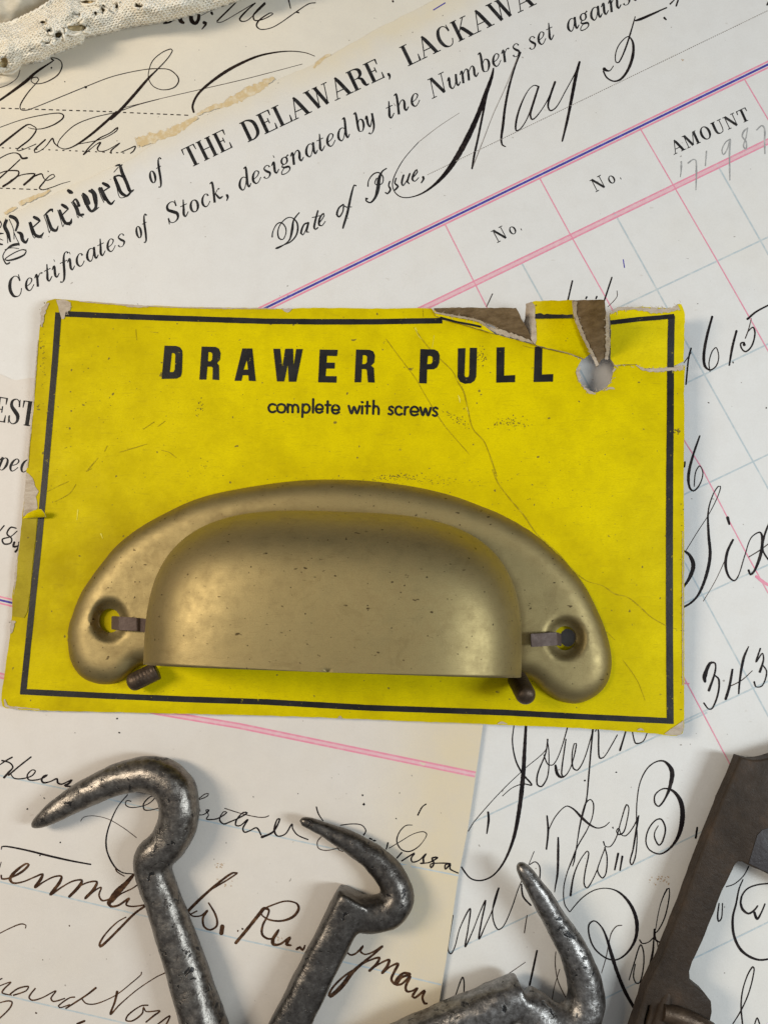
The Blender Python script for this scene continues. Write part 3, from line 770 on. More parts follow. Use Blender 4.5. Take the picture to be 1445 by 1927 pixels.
wb = Ink(up(h_b, .0028)); wb.thin = Ink(up(h_b, .0026))
strokes(wb, 0, 1400, 4.817, """0,190*2 60,150*3 115,120;20,150*3 90,170 120,210 80,260*4 40,305*4.5;285,118*3 180,200 80,285;100,270*2 130,310*2.5 200,315 290,290 325,245 295,235*2 250,285*3 265,325 340,325*2.5 410,300 435,280*2 400,290*2.5 380,330*4 400,352*3.5 460,340*2.5 520,315*3.5 525,350*4 560,365*3 620,340*2.5 655,325*3 625,360*4 590,378 640,385*3 710,380*2
15,955*2 20,932*2.5 70,930*3 250,965*3.5 450,1015*4 650,1060*3.5 825,1092*3
1160,460*2 1070,570 1000,720*2.5 965,860*3 975,980 1040,1110 1110,1165*2.5 1210,1178*2;735,700*1.3 760,665 850,652 980,680*1.5 1120,760*1.6 1240,850
1190,520*2 1150,515 1140,550 1180,575 1260,570*1.8 1350,540 1410,480*2 1370,475 1305,540*2.5 1310,595 1360,600*2 1445,580*1.8;1240,435*1.6 1400,460
405,492*3.5;250,590*4;550,893*3.5;365,1010*3;370,465*1.5""")
strokes(wb, 340, 1480, 4.817, """170,120*2 240,90 255,65 220,70 170,110;170,195*2 180,225;165,258*2 210,255 260,215*3 230,215*2 255,260 235,295*2.5 290,300 350,285 420,235 390,230*2 355,300*3 390,340 450,320*2.5 520,290 605,240*3 570,235*2.5 510,300*3 500,350 540,355*2.5 610,300*3 565,380 580,415 630,400*2.5 690,375*3 730,440
735,460*5 840,410*3.5 900,295*3 875,300*2.5 850,400*4 880,450*3 950,430*2.5 1010,340*3 1015,380*2.5 1060,440 1155,482;400,198*2 550,245 700,278 770,278 800,265
1230,185*2.5 1250,250 1290,310*2;1290,440*2 1240,500 1250,560 1320,580 1420,560;1350,490*2 1400,520 1440,580
1065,65*2;660,95*2""")
strokes(wb, 620, 1480, 4.817, """100,352*2 200,340 290,350 330,400 310,440*2.5;5,490*2 60,520 80,570 120,588 170,575;60,540*2 90,550;530,510*3 515,570*2.5;540,560*1.6 640,500*1.5 760,430 850,410*1.8 880,430*2 860,480*1.2 800,550*2 720,590*2.5 650,570 610,500 630,420*2 690,355*1.8 750,350*1.5
655,600*3 610,650*2.5;655,675*3 770,605 740,650 750,685 810,670*2.5 875,610*3 850,650*3.5 850,695*4 820,695*2.5 900,690 980,645*3 930,650*3.5 945,700 920,738*3 915,705*2.5 1000,695 1095,700*3 1050,710 1050,750 1095,705 1090,745 1130,770*2.5 1165,785*2.5
875,160*2.5 840,185 800,260*3;300,80*4;312,160*5;605,292*3;365,470*3 385,480*3;400,490*3 418,492*3;1010,240*1.5;635,60*2""")
wb.build('handwriting', M_INK, sheet_b); wb.thin.build('thin_handwriting', M_INKT, sheet_b)
ws = Ink(up(h_b, .0034))
strokes(ws, 0, 1400, 4.817, """0,1120*2 15,1070*1.5;15,1190*3 20,1222*3.5 90,1215 200,1160*4.5 265,1095*4 240,1085*3.5 150,1150*5.5 95,1220*6 120,1260*4 210,1250*3 320,1205 390,1180*4 370,1230*6 320,1300*5 400,1250*3 490,1205 560,1200*4 540,1260*6 460,1365*5 560,1300*3 660,1245 745,1235*4 720,1290*6 630,1385*5;700,1300*3 800,1255 880,1250*4 850,1320*6 775,1400*5 860,1330*3 920,1300 900,1370*3.5 930,1420 1000,1405*3
1050,1120*3 1060,1155*2.5 1130,1200*1.6""")
strokes(ws, 0, 1660, 4.25, """870,170*8 930,90*12 1010,10*9 1070,-60*5;870,170*6 890,195*5 950,185*4 1035,130 1010,180*3.5 1060,195*3 1170,180;1130,0*2.5 1060,50 960,100*3 900,160;1165,190*4 1080,250*4.5 960,370 860,470 805,515*5 800,490*4 850,410*3 940,320*2.5 1010,280*2
0,780*3 20,770*2;0,830*2 90,800*2.5 40,850*3 20,885*3 95,905*2;85,895*3 150,850 230,835 210,870*2.5 110,905*3;285,850*3 235,920 260,945 340,925*2.5 450,870 410,930*3 430,955 520,930*2.5;600,920*3 560,925*2.5 470,990*3 480,1005*2.5 560,980;770,845*4 700,900*3.5 530,1010*3;655,930*2.5 690,970 760,975 870,935*2 950,890 1050,810 1130,740 1135,720
940,875*5 920,960*4 885,1058*3.5 960,980*2.5 1100,860*2 1250,760 1325,725*2.5;1185,985*3 1130,990*2.5 1030,1060*3 1010,1105 1060,1110 1140,1050 1150,1000*2.5 1170,1035 1280,1030*3 1230,1070*3.5 1170,1120*3;1260,1140*3 1360,1070 1330,1140
0,965*2 70,950*3 100,960 80,1010 0,1090*2.5;0,410*2 80,370 170,335*2.5 210,345*2 205,370*1.5;620,1135*5 680,1110*4;293,1048*4;558,350*3;345,622*2""")
strokes(ws, 340, 1480, 4.817, """515,785*3 470,785*4 350,870*4.5 200,1000*5.5 70,1130*5.5 65,1145*4;510,790*3 420,850 250,950;75,1140*3 110,1175 190,1170 245,1125*4 205,1190 215,1270 270,1300*3.5 330,1260*4 320,1170 255,1055*3;90,1160*2.5 150,1130*3;380,1265*8 370,1335*8
500,1420*6 600,1300 720,1150*6.5 760,1105*6 800,1120*4 790,1170*3.5 745,1260*4 740,1340*4.5 790,1380*4 850,1370*3.5 890,1300*4 840,1380*6.5 840,1430 900,1430*4 990,1370*5 960,1430*6 1000,1440*3.5
750,1110*3 820,1080 950,1040 1050,1060*3.5 1070,1110*5 1020,1180*5.5 920,1218*4 810,1210*3.5 740,1170*3 730,1140;520,1310*3.5;562,1290*4""")
strokes(ws, 450, 1350, 2.89, "312,1262*4 330,1250*5 345,1266*4 358,1240*3")
strokes(ws, 560, 1740, 4.817, """430,230*3 480,275*3.5 530,260 595,195*4 570,240 610,270*3 680,250 770,195*4 700,260 600,340*5 500,430*7 400,560*8.5 300,650*7 285,640*5 320,570*4 420,470 540,390*3 640,330 740,300*4.5 720,350*5 650,420
660,410*3 760,345*3.5 830,320*5 810,380*5.5 765,440*5 840,380*3.5 910,355*5 870,440 850,500 890,540 940,480 1020,450 960,440 900,500*6.5 890,540*6 940,540*4 1020,470*5 980,560 990,605*4.5 1040,600*3.5 1085,575*4 1040,650*5 1060,665*4 1150,600*5 1130,660*4.5 1150,715 1170,715*4""")
ws.build('brown_handwriting', M_SEPIA, sheet_b)
w8 = Ink(up(h_b, .003))
strokes(w8, 0, 880, 2.89, "0,345*2.5 25,315*2.5;90,330*2.5 60,325*3 40,360 65,385 60,410 25,415 15,390 60,375*2 95,345;80,405*4 75,430 105,425*3;105,405*3 100,440*4 85,458;638,1365*4;650,1442*4;410,1442*2")
w8.build('pen_figures', M_INK, sheet_b)

# glue left where the receipt overlaps the yellowed sheet, small stains
def patch_strip(ink, mid, wid, seed, step=4):
    r = random.Random(seed)
    c = catmull([(x, y, w) for (x, y), w in zip(mid, wid)], step)
    a, b = [], []
    for i, q in enumerate(c):
        p, n = c[max(0, i - 1)], c[min(len(c) - 1, i + 1)]
        tx, ty = n[0] - p[0], n[1] - p[1]; l = math.hypot(tx, ty) or 1
        w = q[2] / 2
        u, d = w * r.uniform(.55, 1.25), w * r.uniform(.55, 1.25)
        a.append((q[0] - ty / l * u, q[1] + tx / l * u)); b.append((q[0] + ty / l * d, q[1] - tx / l * d))
    ink.shape(a + b[::-1])
kg = Ink(up(h_a, .0024))
patch_strip(kg, [(258, 268), (285, 260), (320, 250), (350, 234), (372, 220)], [18, 20, 17, 12, 5], 2)
patch_strip(kg, [(372, 216), (400, 202), (425, 196), (450, 182), (475, 170), (500, 156), (516, 146)], [5, 9, 11, 19, 17, 14, 7], 3)
patch_strip(kg, [(590, 128), (605, 112), (622, 102)], [5, 7, 4], 4)
patch_strip(kg, [(38, 384), (58, 374), (75, 368), (95, 358)], [7, 9, 8, 4], 5)
patch_strip(kg, [(10, 402), (22, 395), (32, 390)], [5, 7, 3], 6)
kg.build('dried_glue', M_GLUE, sheet_a)
kt = Ink(up(h_a, .0024)); r = random.Random(12)
for cx, cy, sp, n in ((1235, 1655, 9, 16), (1248, 1650, 5, 8), (1283, 112, 3, 3)):
    for i in range(n):
        kt.blob(cx + r.gauss(0, sp), cy + r.gauss(0, sp * .6), r.uniform(.6, 2.2))
kt.build('rust_stain', M_STAIN, sheet_a)
kt = Ink(up(h_b, .0024))
for cx, cy, sp, n in ((412, 1627, 5, 14), (424, 1660, 8, 8), (525, 1768, 3, 4)):
    for i in range(n):
        kt.blob(cx + r.gauss(0, sp), cy + r.gauss(0, sp * .6), r.uniform(.6, 2.0))
kt.build('rust_stain', M_STAIN, sheet_b)
# ------------------------------------------------------------------ the yellow card
def card_mat(name, base, dirt, dirt_amt):
    m, nt, nodes, links, b = new_mat(name)
    big = nz(nt, .55, 5, .62)
    med = nz(nt, 1.7, 8, .72)
    age = N(nodes, 'ShaderNodeAttribute', attribute_name='age')
    base0 = base
    base = mix(nt, math_n(nt, 'MULTIPLY', age.outputs['Fac'], ramp(nt, nz(nt, 1.1, 8, .75), [(.32, .25), (.68, 1.0)])), base, dirt)
    c = mix(nt, math_n(nt, 'MULTIPLY', ramp(nt, big, [(.40, 0.0), (.70, 1.0)]), dirt_amt * .75), base, dirt)
    c = mix(nt, math_n(nt, 'MULTIPLY', ramp(nt, med, [(.44, 0.0), (.80, 1.0)]), dirt_amt), c, tuple(x * .72 for x in dirt))
    scr = nz(nt, 3.2, 4, .7, stretch(nt, 1.2, 9, 1, .25), .6)
    c = mix(nt, math_n(nt, 'MULTIPLY', ramp(nt, scr, [(.575, 0.0), (.72, 1.0)]), dirt_amt * .8), c, (.30, .22, .01))
    fine = nz(nt, 26, 4, .7, stretch(nt, 1, 2.2, 1, .3))
    c = mix(nt, ramp(nt, fine, [(.42, 0.0), (.78, .5)]), c, tuple(x * .62 for x in base0))
    sp = nz(nt, 9, 1, .4)
    c = mix(nt, ramp(nt, sp, [(.755, 0.0), (.79, .8)]), c, (.14, .10, .03))
    links.new(c, b.inputs['Base Color'])
    links.new(ramp(nt, med, [(.35, .42), (.7, .58)]), b.inputs['Roughness'])
    b.inputs['Specular IOR Level'].default_value = .06
    p = bump(nt, b, nz(nt, 22, 5, .65, stretch(nt, 1, 1.6, 1, .3)), .006, .6)
    bump(nt, b, nz(nt, 1.4, 3, .5), .04, .35, p)
    return m

def fibre_mat(name, c1, c2, scale=5.0):
    m, nt, nodes, links, b = new_mat(name)
    n = nz(nt, scale, 6, .7, stretch(nt, 1, 3, 1, .1))
    links.new(ramp(nt, n, [(.3, c1), (.7, c2)]), b.inputs['Base Color'])
    b.inputs['Roughness'].default_value = .85
    b.inputs['Specular IOR Level'].default_value = .15
    bump(nt, b, nz(nt, 16, 5, .7), .02, .7)
    return m

def black_print_mat():
    m, nt, nodes, links, b = new_mat('black_card_ink')
    sp = nz(nt, 11, 4, .65)
    c = mix(nt, ramp(nt, nz(nt, 3, 4, .6), [(.4, 0.0), (.7, 1.0)]), (.013, .012, .012), (.026, .024, .024))
    c = mix(nt, ramp(nt, sp, [(.665, 0.0), (.72, .85)]), c, (.36, .29, .01))
    links.new(c, b.inputs['Base Color'])
    b.inputs['Roughness'].default_value = .42
    b.inputs['Specular IOR Level'].default_value = .2
    bump(nt, b, nz(nt, 22, 4, .6), .005, .6)
    return m

M_YEL = card_mat('yellow_card', (.775, .63, .0), (.45, .335, .0), .42)
M_CORE = fibre_mat('torn_card_core', (.40, .32, .24), (.60, .52, .42))
M_BROWN = fibre_mat('brown_card_back', (.105, .068, .036), (.27, .195, .12), 3.5)
M_BLACK = black_print_mat()
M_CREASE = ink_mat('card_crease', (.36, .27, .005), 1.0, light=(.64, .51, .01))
M_CRLT = ink_mat('crease_highlight', (.80, .70, .10), .8, light=(.72, .60, .02))  # pale colour standing in for light caught along the creases
M_GRIME = ink_mat('card_grime', (.17, .125, .02), .9, light=(.36, .28, .02))

def zc(px, py):
    right = sstep(560, 1290, px) * (.30 + .70 * math.exp(-((py - 850) / 330.0) ** 2))
    return .225 + .34 * right + .025 * math.sin(px * .006) * math.cos(py * .005) + .05 * sstep(300, 40, px) * sstep(800, 580, py)

CARD = [(81, 590), (83, 577), (90, 567), (104, 562), (118, 563), (135, 565), (200, 569.5), (260, 575), (300, 575.5), (350, 577.5), (400, 578.5), (450, 579), (500, 579.5), (540, 582), (560, 579.5), (640, 579.5), (700, 580.5), (760, 580), (790, 579.5), (812, 580),
        (818, 589), (850, 604), (905, 621), (950, 634), (1004, 648), (1030, 655), (1058, 661), (1094, 676),
        (1084, 695), (1087, 713), (1096, 727), (1110, 737), (1123, 738), (1138, 731), (1148, 719), (1153, 704), (1155, 689),
        (1176, 687), (1197, 686), (1209, 694), (1235, 695), (1259, 691), (1288, 688),
        (1286.5, 740), (1287, 800), (1286, 880), (1286.5, 1000), (1286.5, 1144), (1287, 1300), (1287, 1368), (1283, 1380), (1272, 1385), (1250, 1383), (1232, 1380.5), (1160, 1375), (1088, 1370), (1020, 1367), (956, 1365), (880, 1361), (780, 1358), (692, 1354), (600, 1350), (450, 1345.5), (330, 1343), (207, 1340), (140, 1339), (69, 1337), (30, 1334.5), (12, 1333), (5, 1329), (3.5, 1318),
        (5, 1295), (9, 1270), (14, 1235), (19, 1200), (23, 1160), (24, 1122), (29, 1085), (33, 1053), (38, 1015), (41.5, 984), (43, 965), (46, 945), (49, 915), (51, 885), (54, 860), (59, 815), (64, 770), (67, 720), (69, 688), (72, 650), (75, 615)]
CARD = rough_line(CARD + [CARD[0]], 10, .55, 31)[:-1]
HOLES = []
for cx, cy, rx, ry in ((1068, 1200, 15, 17),):
    HOLES.append([(cx + rx * math.cos(i * math.pi / 8), cy + ry * math.sin(i * math.pi / 8)) for i in range(16)])
card = sheet('backing_card', CARD, zc, [M_YEL, M_CORE, M_BROWN], holes=HOLES, step=24, thick=.075)
def age_card(x, y):                                   # grime: the handled left side, the rim of the pull, the edges
    e = seg_dist(CARD, x, y)
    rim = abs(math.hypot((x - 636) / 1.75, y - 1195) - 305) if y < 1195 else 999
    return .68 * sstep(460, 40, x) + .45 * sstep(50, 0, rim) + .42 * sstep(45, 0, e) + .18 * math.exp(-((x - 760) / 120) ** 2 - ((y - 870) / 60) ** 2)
set_age(card, age_card)
recenter(card)
tag(card, "stained yellow card with a black border and a torn hanging hole holding the brass pull", "card")

# flaps torn loose above the hanging hole, bent up towards the viewer
def flap_mid(px, py):
    return zc(px, 670) + .012 + (.30 + .60 * sstep(1000, 1090, px)) * max(0.0, (672 - py) / 112.0)
def flap_right(px, py):
    t = max(0.0, (689 - py) / 112.0)
    return zc(px, 689) + .006 + .22 * t
def flap_left(px, py):
    base = 586 + (px - 815) * .315                      # crease height in the picture
    t = max(0.0, (base - py) / 70.0)
    return zc(px, base) + .014 + .62 * t
rl = lambda pts, amp=.8, seed=2: rough_line(pts + [pts[0]], 6, amp, seed)[:-1]
fm = sheet('torn_flap', rl([(1001, 567), (1030, 565.5), (1077, 565), (1078, 590), (1088, 615), (1104, 648), (1112, 664), (1098, 675), (1082, 669), (1058, 661), (1030, 655), (1007, 649), (1009, 620), (1006, 590)], .7), flap_mid, [M_YEL, M_CORE, M_BROWN], card, step=12, thick=.05)
fr = sheet('torn_flap', rl([(1147, 588), (1160, 580), (1180, 579), (1207, 577), (1234, 579), (1262, 580), (1274, 572), (1281, 572), (1288, 588), (1287, 630), (1286, 680), (1262, 690), (1235, 694), (1209, 693), (1197, 685), (1176, 686), (1156, 687), (1148, 676), (1149, 630)], .7, 6), flap_right, [M_YEL, M_CORE, M_BROWN], card, step=14, thick=.05)
def flap_back(px, py):
    return flap_mid(px, py) + .02 + .45 * sstep(1080, 1142, px) * max(0.0, (690 - py) / 125.0)
fb = sheet('curled_backing', rl([(1077, 565), (1105, 564.5), (1137, 564), (1141, 600), (1142, 640), (1141, 672), (1131, 676), (1124, 690), (1112, 664), (1094, 628), (1080, 597)], .6, 9), flap_back, [M_BROWN, M_CORE, M_BROWN], card, step=9, thick=.05)
def flap_br(px, py):
    return flap_left(px, py) + .02
sheet('curled_backing', rl([(816, 580), (857, 578.5), (905, 579), (971, 579.5), (984, 606), (993, 622), (1002, 642), (985, 637), (950, 625), (930, 613), (908, 604), (880, 598), (850, 592), (822, 587)], .6, 11), flap_br, [M_BROWN, M_CORE, M_BROWN], card, step=8, thick=.05)
# folded strip of yellow face along that tear, with its piece of border
sheet('folded_strip', rl([(816, 584), (850, 594), (880, 600), (905, 605), (912, 614), (930, 628), (905, 620), (870, 610), (840, 601), (820, 594)], .4, 12), lambda x, y: zc(x, y) + .035 + .05 * sstep(815, 920, x), [M_YEL, M_CORE, M_BROWN], card, step=8, thick=.02)
# pale torn fibres
tf = Ink(lambda x, y: zc(x, y) + .012)
def torn(ink, mid, wid, seed):
    patch_strip(ink, mid, wid, seed, 3)
torn(tf, [(108, 568), (118, 568), (127, 572)], [8, 9, 7], 1)
tf.shape(rl([(107, 565), (128, 565), (134, 570), (132, 584), (124, 588), (121, 600), (116, 601), (112, 585)], 1.0, 3))
torn(tf, [(79, 615), (80, 598), (84, 580), (92, 570)], [3, 8, 9, 4], 4)
torn(tf, [(228, 573), (250, 576), (280, 577)], [2, 5, 2], 5); torn(tf, [(530, 580), (541, 584), (550, 581)], [1, 7, 1], 15)
torn(tf, [(150, 567), (200, 571), (300, 577), (420, 580), (520, 581)], [1.5, 2.5, 2, 2.5, 1.5], 16)
tf.shape(rl([(1262, 1371), (1275, 1364), (1285, 1355), (1286, 1372), (1281, 1383), (1266, 1384), (1250, 1381)], .8, 8))
for x, y, w in ((945, 1362, 9), (1205, 1374, 6), (640, 1351, 4)):
    torn(tf, [(x - w, y), (x, y - 2), (x + w, y + 1)], [1.5, 4.5, 1.5], int(x))
torn(tf, [(9, 1316), (14, 1329), (40, 1332), (75, 1335)], [3, 6, 3, 1.5], 21)
torn(tf, [(25, 1168), (24, 1180), (21, 1192)], [10, 8, 2], 22)
torn(tf, [(1284, 1000), (1284, 1150), (1284, 1290)], [1.2, 2.4, 1.5], 23); torn(tf, [(72, 640), (66, 720), (58, 810), (52, 880)], [2, 2.6, 2.2, 3], 24); torn(tf, [(38, 1020), (31, 1075), (27, 1120)], [2, 5, 2], 25)
# around the hole and along the tear
torn(tf, [(1090, 690), (1087, 700), (1090, 714)], [5, 7, 4], 26); torn(tf, [(1098, 729), (1110, 738), (1120, 741)], [3, 6, 2], 27); torn(tf, [(1138, 734), (1148, 730), (1156, 732)], [3, 5, 2], 28); torn(tf, [(1152, 700), (1157, 693)], [3, 4], 29)
torn(tf, [(1196, 687), (1210, 695), (1235, 697), (1260, 694), (1285, 692)], [2, 4, 7, 9, 10], 30)
torn(tf, [(1060, 660), (1070, 661), (1083, 667), (1094, 672)], [2, 6, 3, 2], 33)
rf = random.Random(64)
def fibres(ink, mid, n, lo=2.5, hi=8.0):
    c = catmull([(*p, 1) for p in mid], 3)
    for i in range(n):
        x, y, _ = rf.choice(c)
        a = rf.uniform(0, 6.28); L = rf.uniform(lo, hi); b_ = a + rf.uniform(-.9, .9)
        ink.ribbon([(x, y, rf.uniform(.5, 1.3)), (x + L * .5 * math.cos(a), y + L * .5 * math.sin(a), .8), (x + L * .5 * (math.cos(a) + math.cos(b_)), y + L * .5 * (math.sin(a) + math.sin(b_)), .4)], step=2, caps=False)
fibres(tf, [(1086, 700), (1092, 722), (1110, 737), (1138, 731), (1152, 712)], 40)
fibres(tf, [(1156, 688), (1200, 690), (1240, 696), (1285, 690)], 34)
fibres(tf, [(1020, 652), (1060, 661), (1094, 674)], 18, 2, 6)
fibres(tf, [(108, 566), (132, 574), (122, 596)], 16, 2, 6)
tf.build('torn_paper_edge', M_CORE, card)
tf2 = Ink(lambda x, y: flap_right(x, y) + .012)
torn(tf2, [(1148, 590), (1165, 581), (1190, 580), (1215, 583), (1235, 585), (1262, 583), (1276, 577)], [4, 7, 5, 8, 11, 8, 14], 40)
fibres(tf2, [(1148, 588), (1207, 578), (1262, 579), (1280, 570)], 40)
tf2.build('torn_paper_edge', M_CORE, fr)
tf3 = Ink(lambda x, y: flap_back(x, y) + .015)
torn(tf3, [(1081, 567), (1083, 595), (1094, 626), (1108, 655), (1118, 675), (1124, 688)], [9, 7, 7, 6, 6, 7], 41); torn(tf3, [(1141, 592), (1143, 630), (1143, 660), (1140, 676)], [5, 8, 9, 6], 42)
fibres(tf3, [(1079, 575), (1094, 626), (1118, 675)], 34); fibres(tf3, [(1141, 592), (1143, 640), (1140, 676)], 30)
tf3.build('torn_paper_edge', M_CORE, fb)
tf4 = Ink(lambda x, y: max(flap_left(x, y), zc(x, y)) + .045)
torn(tf4, [(818, 588), (850, 594), (885, 600), (905, 606), (915, 615), (945, 626), (975, 635), (1003, 645)], [3, 4, 4, 5, 6, 9, 8, 5], 43)
fibres(tf4, [(830, 590), (905, 606), (945, 626), (1000, 643)], 44)
tf4.build('torn_paper_edge', M_CORE, card)
def flap_edge(px, py):
    return flap_mid(px, py) - .10 * sstep(1003, 986, px)
sheet('torn_ply', rl([(990, 571), (1000, 567), (1006, 575), (1007, 600), (1010, 640), (1007, 648), (1000, 641), (992, 622), (986, 607), (989, 590)], .8, 14), lambda x, y: flap_edge(x, y) + .012, [M_CORE], card, step=7, thick=.03)

# exposed ply, pasted tape and curl on the left edge
def zt(x, y):
    return zc(x, y) + .014
sheet('exposed_ply', rl([(50, 888), (55, 893), (62, 900), (67, 915), (73, 925), (68, 935), (72, 955), (66, 962), (44, 972), (46, 945), (48, 915)], .8, 17), lambda x, y: zc(x, y) + .01, [M_CORE], card, step=8, thick=.008)
sheet('yellow_tape', rl([(43, 974), (70, 974), (68, 1010), (64, 1040), (61, 1070), (58, 1110), (52, 1150), (46, 1162), (24, 1160), (25, 1130), (28, 1110), (32, 1090), (34, 1050), (39, 1010)], .6, 18), zt, [card_mat('olive_tape', (.46, .37, .020), (.30, .22, .015), .8)], card, step=12, thick=.008)
def curl(px, py):
    return zc(px, 970) + .03 + .20 * math.sin(min(1, max(0, (978 - py) / 22.0)) * 1.6) * sstep(40, 70, px)
sheet('lifted_curl', rl([(43, 976), (52, 966), (65, 960), (78, 958), (84, 965), (87, 973), (70, 974), (55, 975)], .3, 19), curl, [M_YEL, M_CORE, M_BROWN], card, step=5, thick=.02)

# border and lettering
bk = Ink(lambda x, y: zc(x, y) + .007)
def bline(pts, w):
    c = []
    for a, b2 in zip(pts, pts[1:]):
        L = math.hypot(b2[0] - a[0], b2[1] - a[1]); k = max(1, int(L / 14))
        c += [(a[0] + (b2[0] - a[0]) * i / k, a[1] + (b2[1] - a[1]) * i / k, w + random.uniform(-.35, .35)) for i in range(k)]
    c.append((*pts[-1], w))
    bk.ribbon(c, step=50, caps=False)
bline([(110.5, 588), (104, 680), (85, 900), (74, 1018), (57, 1180), (44, 1306)], 11.5)
bline([(112, 590), (200, 594), (300, 598), (500, 604.5), (600, 605.5), (700, 605.5), (790, 604), (832, 603.5)], 10.5)
bline([(39, 1301.5), (200, 1309.5), (350, 1316), (500, 1321), (692, 1332), (950, 1341), (1100, 1349), (1266, 1357)], 11)
bline([(1261, 692), (1260.5, 800), (1259.5, 880), (1259, 1000), (1259, 1144), (1259.5, 1250), (1260.5, 1362)], 13)
bk.build('printed_border', M_BLACK, card)
bk = Ink(lambda x, y: flap_right(x, y) + .007)
bline([(1148, 606.5), (1200, 600), (1240, 597), (1268, 594)], 10); bline([(1263, 594), (1262, 630), (1261, 692)], 12.5)
bk.build('printed_border', M_BLACK, fr)
bk = Ink(lambda x, y: flap_mid(x, y) + .009)
bline([(1006.5, 594), (1040, 593.5), (1077, 592.5)], 11.5)
bk.build('printed_border', M_BLACK, fm)
bk = Ink(lambda x, y: zc(x, y) + .048 + .05 * sstep(815, 920, x))
bline([(828, 597.5), (860, 606), (890, 611.5), (905, 615)], 4)
bk.build('printed_border', M_BLACK, card)

lt = Ink(lambda x, y: zc(x, y) + .008)
def zz(ox, oy, s, pts):
    return [(ox + x / s, oy + y / s) for x, y in pts]
for o_, h_ in (
    ([(35, 70), (110, 72), (135, 81), (149, 102), (151, 130), (147, 245), (139, 270), (112, 284), (16, 286)], [(82, 118), (98, 119), (105, 130), (101, 225), (93, 240), (68, 242)]),
    ([(275, 76), (365, 78), (386, 90), (397, 118), (394, 160), (374, 183), (387, 200), (388, 293), (345, 290), (347, 215), (340, 207), (312, 206), (305, 290), (260, 290)], [(318, 112), (335, 113), (345, 124), (343, 160), (333, 171), (315, 172)]),
    ([(538, 88), (602, 88), (625, 300), (580, 298), (577, 262), (540, 262), (532, 298), (487, 298)], [(567, 162), (575, 225), (546, 225)]),
    ([(738, 90), (782, 90), (796, 210), (815, 90), (866, 90), (869, 205), (886, 92), (929, 92), (886, 304), (838, 304), (832, 190), (808, 302), (762, 302)], None),
    ([(1038, 95), (1155, 97), (1150, 138), (1085, 136), (1082, 180), (1136, 180), (1134, 219), (1080, 219), (1076, 267), (1148, 268), (1146, 310), (1028, 308)], None),
    ([(1273, 95), (1360, 97), (1384, 107), (1395, 135), (1390, 180), (1370, 200), (1388, 215), (1393, 310), (1350, 308), (1343, 230), (1335, 222), (1310, 222), (1306, 308), (1263, 308)], [(1316, 132), (1335, 132), (1345, 142), (1343, 178), (1332, 189), (1312, 190)])):
    lt.shape(zz(300, 630, 3.44, o_), [zz(300, 630, 3.44, h_)] if h_ else ())
for o_, h_ in (
    ([(365, 107), (470, 110), (497, 124), (510, 155), (507, 210), (492, 245), (465, 261), (415, 262), (412, 368), (355, 366)], [(422, 160), (445, 160), (458, 172), (456, 205), (447, 219), (415, 222)]),
    ([(648, 102), (705, 100), (697, 305), (702, 318), (715, 321), (728, 317), (733, 300), (738, 98), (792, 98), (786, 315), (772, 348), (745, 366), (700, 370), (664, 355), (645, 320)], None),
    ([(940, 95), (1000, 93), (996, 308), (1080, 304), (1078, 358), (937, 362)], None),
    ([(1228, 92), (1250, 88), (1285, 96), (1281, 300), (1367, 296), (1365, 354), (1219, 357)], None)):
    lt.shape(zz(700, 630, 4.014, o_), [zz(700, 630, 4.014, h_)] if h_ else ())
# small line of rounded lettering
def small(s):
    strokes(lt, 490, 740, 4.13, s, jitter=.02)
lt.build('title_lettering', M_BLACK, card)
lt = Ink(lambda x, y: zc(x, y) + .008)
w = 4.3
small(f"""118,92*{w} 98,84 74,92 64,115 74,140 98,148 118,138
165,84*{w} 140,92 131,115 140,142 165,150 186,142 195,115 186,92 165,84
214,150*{w} 214,84;214,105*{w} 228,88 243,92 250,108 250,150;250,108*{w} 266,88 285,92 294,108 294,150
326,186*{w} 330,84;330,105*{w} 348,86 370,90 384,115 372,145 348,152 330,136
409,152*{w} 411,44
431,122*{w} 485,122 480,98 460,86 440,96 431,122 440,146 462,152 484,140
521,154*{w} 524,60;504,92*{w} 546,92
556,128*{w} 612,128 606,102 585,92 564,102 556,128 566,152 588,158 612,146
686,96*{w} 708,158 728,104 750,158 772,98
790,160*{w} 792,98;793,70*6.2
828,160*{w} 832,64;814,100*{w} 854,100
876,162*{w} 880,56;878,118*{w} 892,100 908,102 918,118 918,164
1032,112*{w} 1020,102 1004,108 1000,122 1022,138 1030,152 1014,166 994,158
1098,116*{w} 1080,102 1058,110 1048,134 1058,160 1080,168 1100,158
1120,168*{w} 1124,106;1124,124*{w} 1136,108 1150,106
1166,140*{w} 1226,142 1218,114 1196,104 1174,116 1166,140 1176,166 1200,172 1224,162
1242,108*{w} 1262,172 1282,116 1302,174 1324,112
1376,120*{w} 1362,110 1346,116 1342,130 1366,148 1374,164 1356,178 1338,168""")
lt.build('small_lettering', M_BLACK, card)

